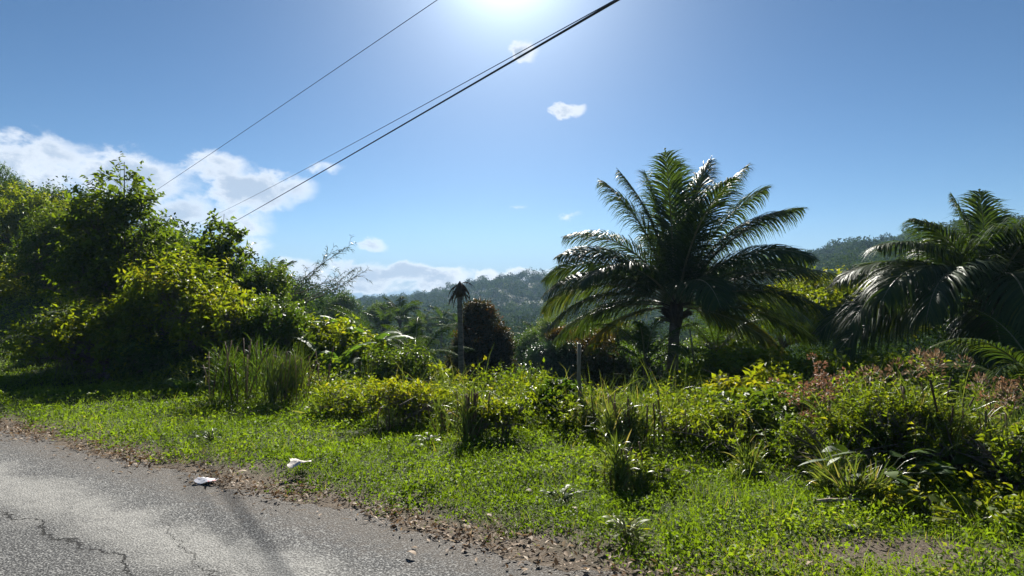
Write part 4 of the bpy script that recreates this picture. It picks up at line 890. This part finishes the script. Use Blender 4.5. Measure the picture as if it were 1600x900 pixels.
# big leaved herbs in front of the right thicket
def herb(label, px, py, y0, n, L, W, name='broadleaf_herb', mat='green', h=.15):
    y = ydepth(px, py); b = at(px, py, y); base = np.array([b[0], y, float(H(b[0], y))]); e = empty(name, base, label, 'herb'); mb = MB(); sb = MB(); a = rng.uniform(0, 6.28, n)
    rr = rng.uniform(.02, 1, n)**.7*L*2.0; P = base+np.stack([np.cos(a)*rr, np.sin(a)*rr*.8, h*rng.uniform(.4, 1.5, n)], 1)
    for k in range(n): add_tube(sb, bez(base, (base+P[k])/2+[0, 0, h*.5], P[k], 4), .004, 4)
    D = np.stack([np.cos(a), np.sin(a), rng.uniform(-.3, .7, n)], 1)
    pr = [.1, .75, 1., .8, .4, .02]
    sd2 = nrm(np.cross(D, np.array([0, 0, 1.])+rng.normal(0, .3, (n, 3))))
    add_ribbons(mb, P, D, L*rng.uniform(.6, 1.2, n), W*rng.uniform(.7, 1.2, n), rng.uniform(.3, .95, n), 5, rng.uniform(.3, 1.2, n), side=sd2, wprof=pr)
    mb.build('leaves', M[mat], e, base); sb.build('stems', M['rachis'], e, base)
herb('broad pale-leaved herb below the leaning grass tuft', 1372, 775, 7.6, 26, .26, .13, h=.3)
herb('broad-leaved herb at the lower right corner', 1525, 830, 5.9, 22, .16, .085, mat='bright', h=.12)
herb('round-leaved herb beside the bare soil patch', 1405, 800, 6.9, 24, .14, .10, mat='bright', h=.15)
herb('leafy herb patch in the grass at the bottom centre', 980, 850, 4.75, 34, .09, .04, mat='bright', h=.12)
herb('dark leafy herb near the asphalt at the bottom', 880, 790, 5.6, 30, .08, .035, h=.10)
herb('leafy herb at the right edge below the thicket', 1585, 765, 7.4, 22, .24, .12, h=.3)
herb('small leafy herb in the lawn left of the cane grass clump', 670, 700, 8.4, 26, .08, .04, h=.12)
herb('small leafy herb in the lawn below the left thicket', 330, 690, 9.2, 26, .08, .035, h=.1)

# ------------------------------------------------------------------ small things on the ground
def lump(name, label, cat, px, py, size, mat, flat=.6, seed=0, spiky=.25):
    p = gp(px, py); z = max(float(H(p[0], p[1])), .0)+.01; r = np.random.default_rng(seed); import bmesh
    bm = bmesh.new(); bmesh.ops.create_icosphere(bm, subdivisions=2, radius=1)
    for v_ in bm.verts:
        k = 1+spiky*float(snoise(np.array([v_.co[:]]), 1.3, seed)[0]); v_.co = Vector((v_.co.x*size[0]*k, v_.co.y*size[1]*k, max(v_.co.z*size[2]*k, -size[2]*.3)))
    me = bpy.data.meshes.new(name); bm.to_mesh(me); bm.free(); me.materials.append(M[mat]); o = bpy.data.objects.new(name, me); C.objects.link(o)
    o.location = (p[0], p[1], z+size[2]*.3); o.rotation_euler = (0, 0, r.uniform(0, 3)); setp(o, label, cat); return o
def crumple(name, label, cat, px, py, wd, mat, seed, hgt, marks=None, lift=.03):
    """a creased sheet with thickness"""
    p = gp(px, py); r = np.random.default_rng(seed); n = 9; g_ = np.linspace(-1, 1, n); gx, gy = np.meshgrid(g_, g_)
    ridge = np.abs(gx*.6+gy*.5+.15*np.sin(gx*4)); z_ = hgt*(1-ridge*.9)+r.normal(0, hgt*.08, gx.shape); z_ = np.maximum(z_, 0)
    out = 1+.22*np.sin(np.arctan2(gy, gx)*3+seed)
    Vt = np.stack([gx*wd*.5*out, gy*wd*.36*out, z_], -1).reshape(-1, 3); Vb = Vt-[0, 0, .004]
    i_ = np.arange(n-1)[:, None]*n; j_ = np.arange(n-1)[None]; Q = np.stack([i_+j_, i_+j_+1, i_+n+j_+1, i_+n+j_], -1).reshape(-1, 4); m_ = n*n
    mb = MB(); mb.add(np.concatenate([Vt, Vb]), Q=np.concatenate([Q, Q[:, ::-1]+m_]))
    ed = [k for k in range(n)]+[k*n+n-1 for k in range(1, n)]+[n*n-1-k for k in range(1, n)]+[(n-1-k)*n for k in range(1, n-1)]
    mb.add(np.concatenate([Vt, Vb]), Q=np.array([[ed[k], ed[k]+m_, ed[(k+1) % len(ed)]+m_, ed[(k+1) % len(ed)]] for k in range(len(ed))]))
    o = mb.build(name, M[mat]); o.location = (p[0], p[1], max(float(H(p[0], p[1])), 0)+lift); o.rotation_euler = (.06, .03, r.uniform(-.5, .5)); setp(o, label, cat); return o
crumple('cardboard_scrap', 'pale folded scrap of cardboard lying on the grass', 'litter', 466, 742, .20, 'paper', 3, .06, lift=.10)
def wrapper_mat():
    m, t = new_mat('plastic_wrapper'); tcn = N(t, 'ShaderNodeTexCoord'); nz = noise(t, tcn.outputs['Object'], 16, 3, .6)
    col = ramp(t, nz.outputs[0], [(.42, (.50, .50, .53)), (.58, (.62, .60, .63)), (.64, (.60, .22, .20)), (.68, (.64, .60, .62))])
    p = N(t, 'ShaderNodeBsdfPrincipled'); t.links.new(col, p.inputs['Base Color']); p.inputs['Roughness'].default_value = .28
    o = N(t, 'ShaderNodeOutputMaterial'); t.links.new(p.outputs[0], o.inputs[0]); return m
M['wrapper'] = wrapper_mat()
crumple('plastic_wrapper', 'crumpled grey and red plastic wrapper at the asphalt edge', 'litter', 323, 756, .19, 'wrapper', 5, .035, lift=.02)
def dead_leaf(label, px, py, L, W, v_=.7):
    p = gp(px, py); mb = MB(); a = rng.uniform(0, 6.28)
    mb2 = add_ribbons(mb, np.zeros((1, 3))+[0, 0, .01], np.array([[math.cos(a), math.sin(a), .55]]), L, W, v_, 6, 1.6, side=np.array([[-math.sin(a), math.cos(a), .15]]), wprof=[.1, .7, 1, .95, .7, .4, .03])
    o = mb.build('dead_leaf', M['dry']); o.location = (p[0], p[1], max(float(H(p[0], p[1])), .014)+.015); setp(o, label, 'dead leaf'); return o
dead_leaf('single orange-brown dead leaf lying alone on the asphalt', 650, 876, .10, .045, .62)
dead_leaf('curled pale dead leaf in the grass left of the bottom herb patch', 757, 812, .11, .035, .85)
dead_leaf('curled dead leaf beside the plastic wrapper', 368, 745, .13, .04, .85)
dead_leaf('dry brown leaf near the bare soil at the lower right', 1275, 858, .12, .03, .8)
dead_leaf('long dead leaf at the bottom edge right of centre', 1270, 888, .12, .03, .7)
dead_leaf('red-brown leaf in the lawn above the bottom herbs', 820, 773, .09, .05, .35)
dead_leaf('pale round leaf in the lawn right of the red-brown leaf', 901, 803, .07, .05, .95)
lump('pale_stone', 'pale stone half hidden in the grass right of centre', 'stone', 1074, 742, (.06, .045, .03), 'stone', seed=1)
lump('pale_stone', 'small white stone in the grass left of the fallen stick', 'stone', 1155, 792, (.035, .025, .02), 'stone', seed=2)
lump('pale_stone', 'flat pale stone just below the fallen stick', 'stone', 1330, 830, (.07, .04, .02), 'stone', seed=3)
def stick(label, px, py, L, r_, az_, z=.05):
    p = gp(px, py); mb = MB(); d = np.array([math.cos(az_), math.sin(az_), 0])
    add_tube(mb, np.array([-d*L/2+[0, 0, .0], -d*L/6+[0, .012, .01], d*L/6+[0, -.01, .012], d*L/2+[0, 0, .02]]), [r_, r_*1.05, r_*.8, r_*.4], 7)
    q = d*L/6; add_tube(mb, [q+[0, 0, .01], q+np.array([.06, .05, .05])], [r_*.5, r_*.2], 5)
    o = mb.build('fallen_stick', M['stick']); o.location = (p[0], p[1], float(H(p[0], p[1]))+z); setp(o, label, 'stick')
stick('pale fallen stick lying in the grass at the lower right', 1312, 800, .45, .016, .05, .09)
stick('long fallen branch lying across the weeds right of centre', 1105, 700, 1.1, .016, -.1, .20)
stick('short pale branch below the long fallen one', 1155, 712, .4, .014, .0, .16)

# ------------------------------------------------------------------ overhead cables
def cable(label, a, b, r_, sag, ext0=.35, ext1=1.2):
    A, B = at(*a), at(*b); d = B-A; n = 60; t_ = np.linspace(-ext0, 1+ext1, n)[:, None]
    p = A+d*t_; p[:, 2] += -sag*4*(t_[:, 0]*(1-t_[:, 0]))*.25
    mb = MB(); add_tube(mb, p, r_, 8); o = mb.build('overhead_cable', M['cable'], smooth=True); setp(o, label, 'cable')
cable('thick black overhead cable, lowest of the three', (360, 350, 66), (965, 0, 9.6), .022, .15, .25, .8)
cable('thin overhead wire running just above the thick cable', (300, 352, 66), (957, 2, 10.4), .009, .9, .02)
cable('thin overhead wire highest and farthest left of the three', (240, 300, 44), (683, 0, 18), .011, .1, .1)

# ------------------------------------------------------------------ haze
def haze():
    mb = MB(); x0, x1, y0, y1, z0, z1 = -640, 640, -40, 660, -24, 68
    Vh = [(x0, y0, z0), (x1, y0, z0), (x1, y1, z0), (x0, y1, z0), (x0, y0, z1), (x1, y0, z1), (x1, y1, z1), (x0, y1, z1)]
    mb.add(Vh, Q=[[0, 3, 2, 1], [4, 5, 6, 7], [0, 1, 5, 4], [1, 2, 6, 5], [2, 3, 7, 6], [3, 0, 4, 7]])
    m, t = new_mat('haze'); pv = N(t, 'ShaderNodeVolumePrincipled'); pv.inputs['Color'].default_value = (.46, .70, 1, 1)
    pv.inputs['Density'].default_value = .00034; pv.inputs['Anisotropy'].default_value = 0.0
    o = N(t, 'ShaderNodeOutputMaterial'); t.links.new(pv.outputs[0], o.inputs['Volume'])
    setp(mb.build('haze', m), 'thin blue haze filling the valley air', 'haze', kind='stuff')
haze()
print('total polys', sum(len(o.data.polygons) for o in C.objects if o.type == 'MESH'))
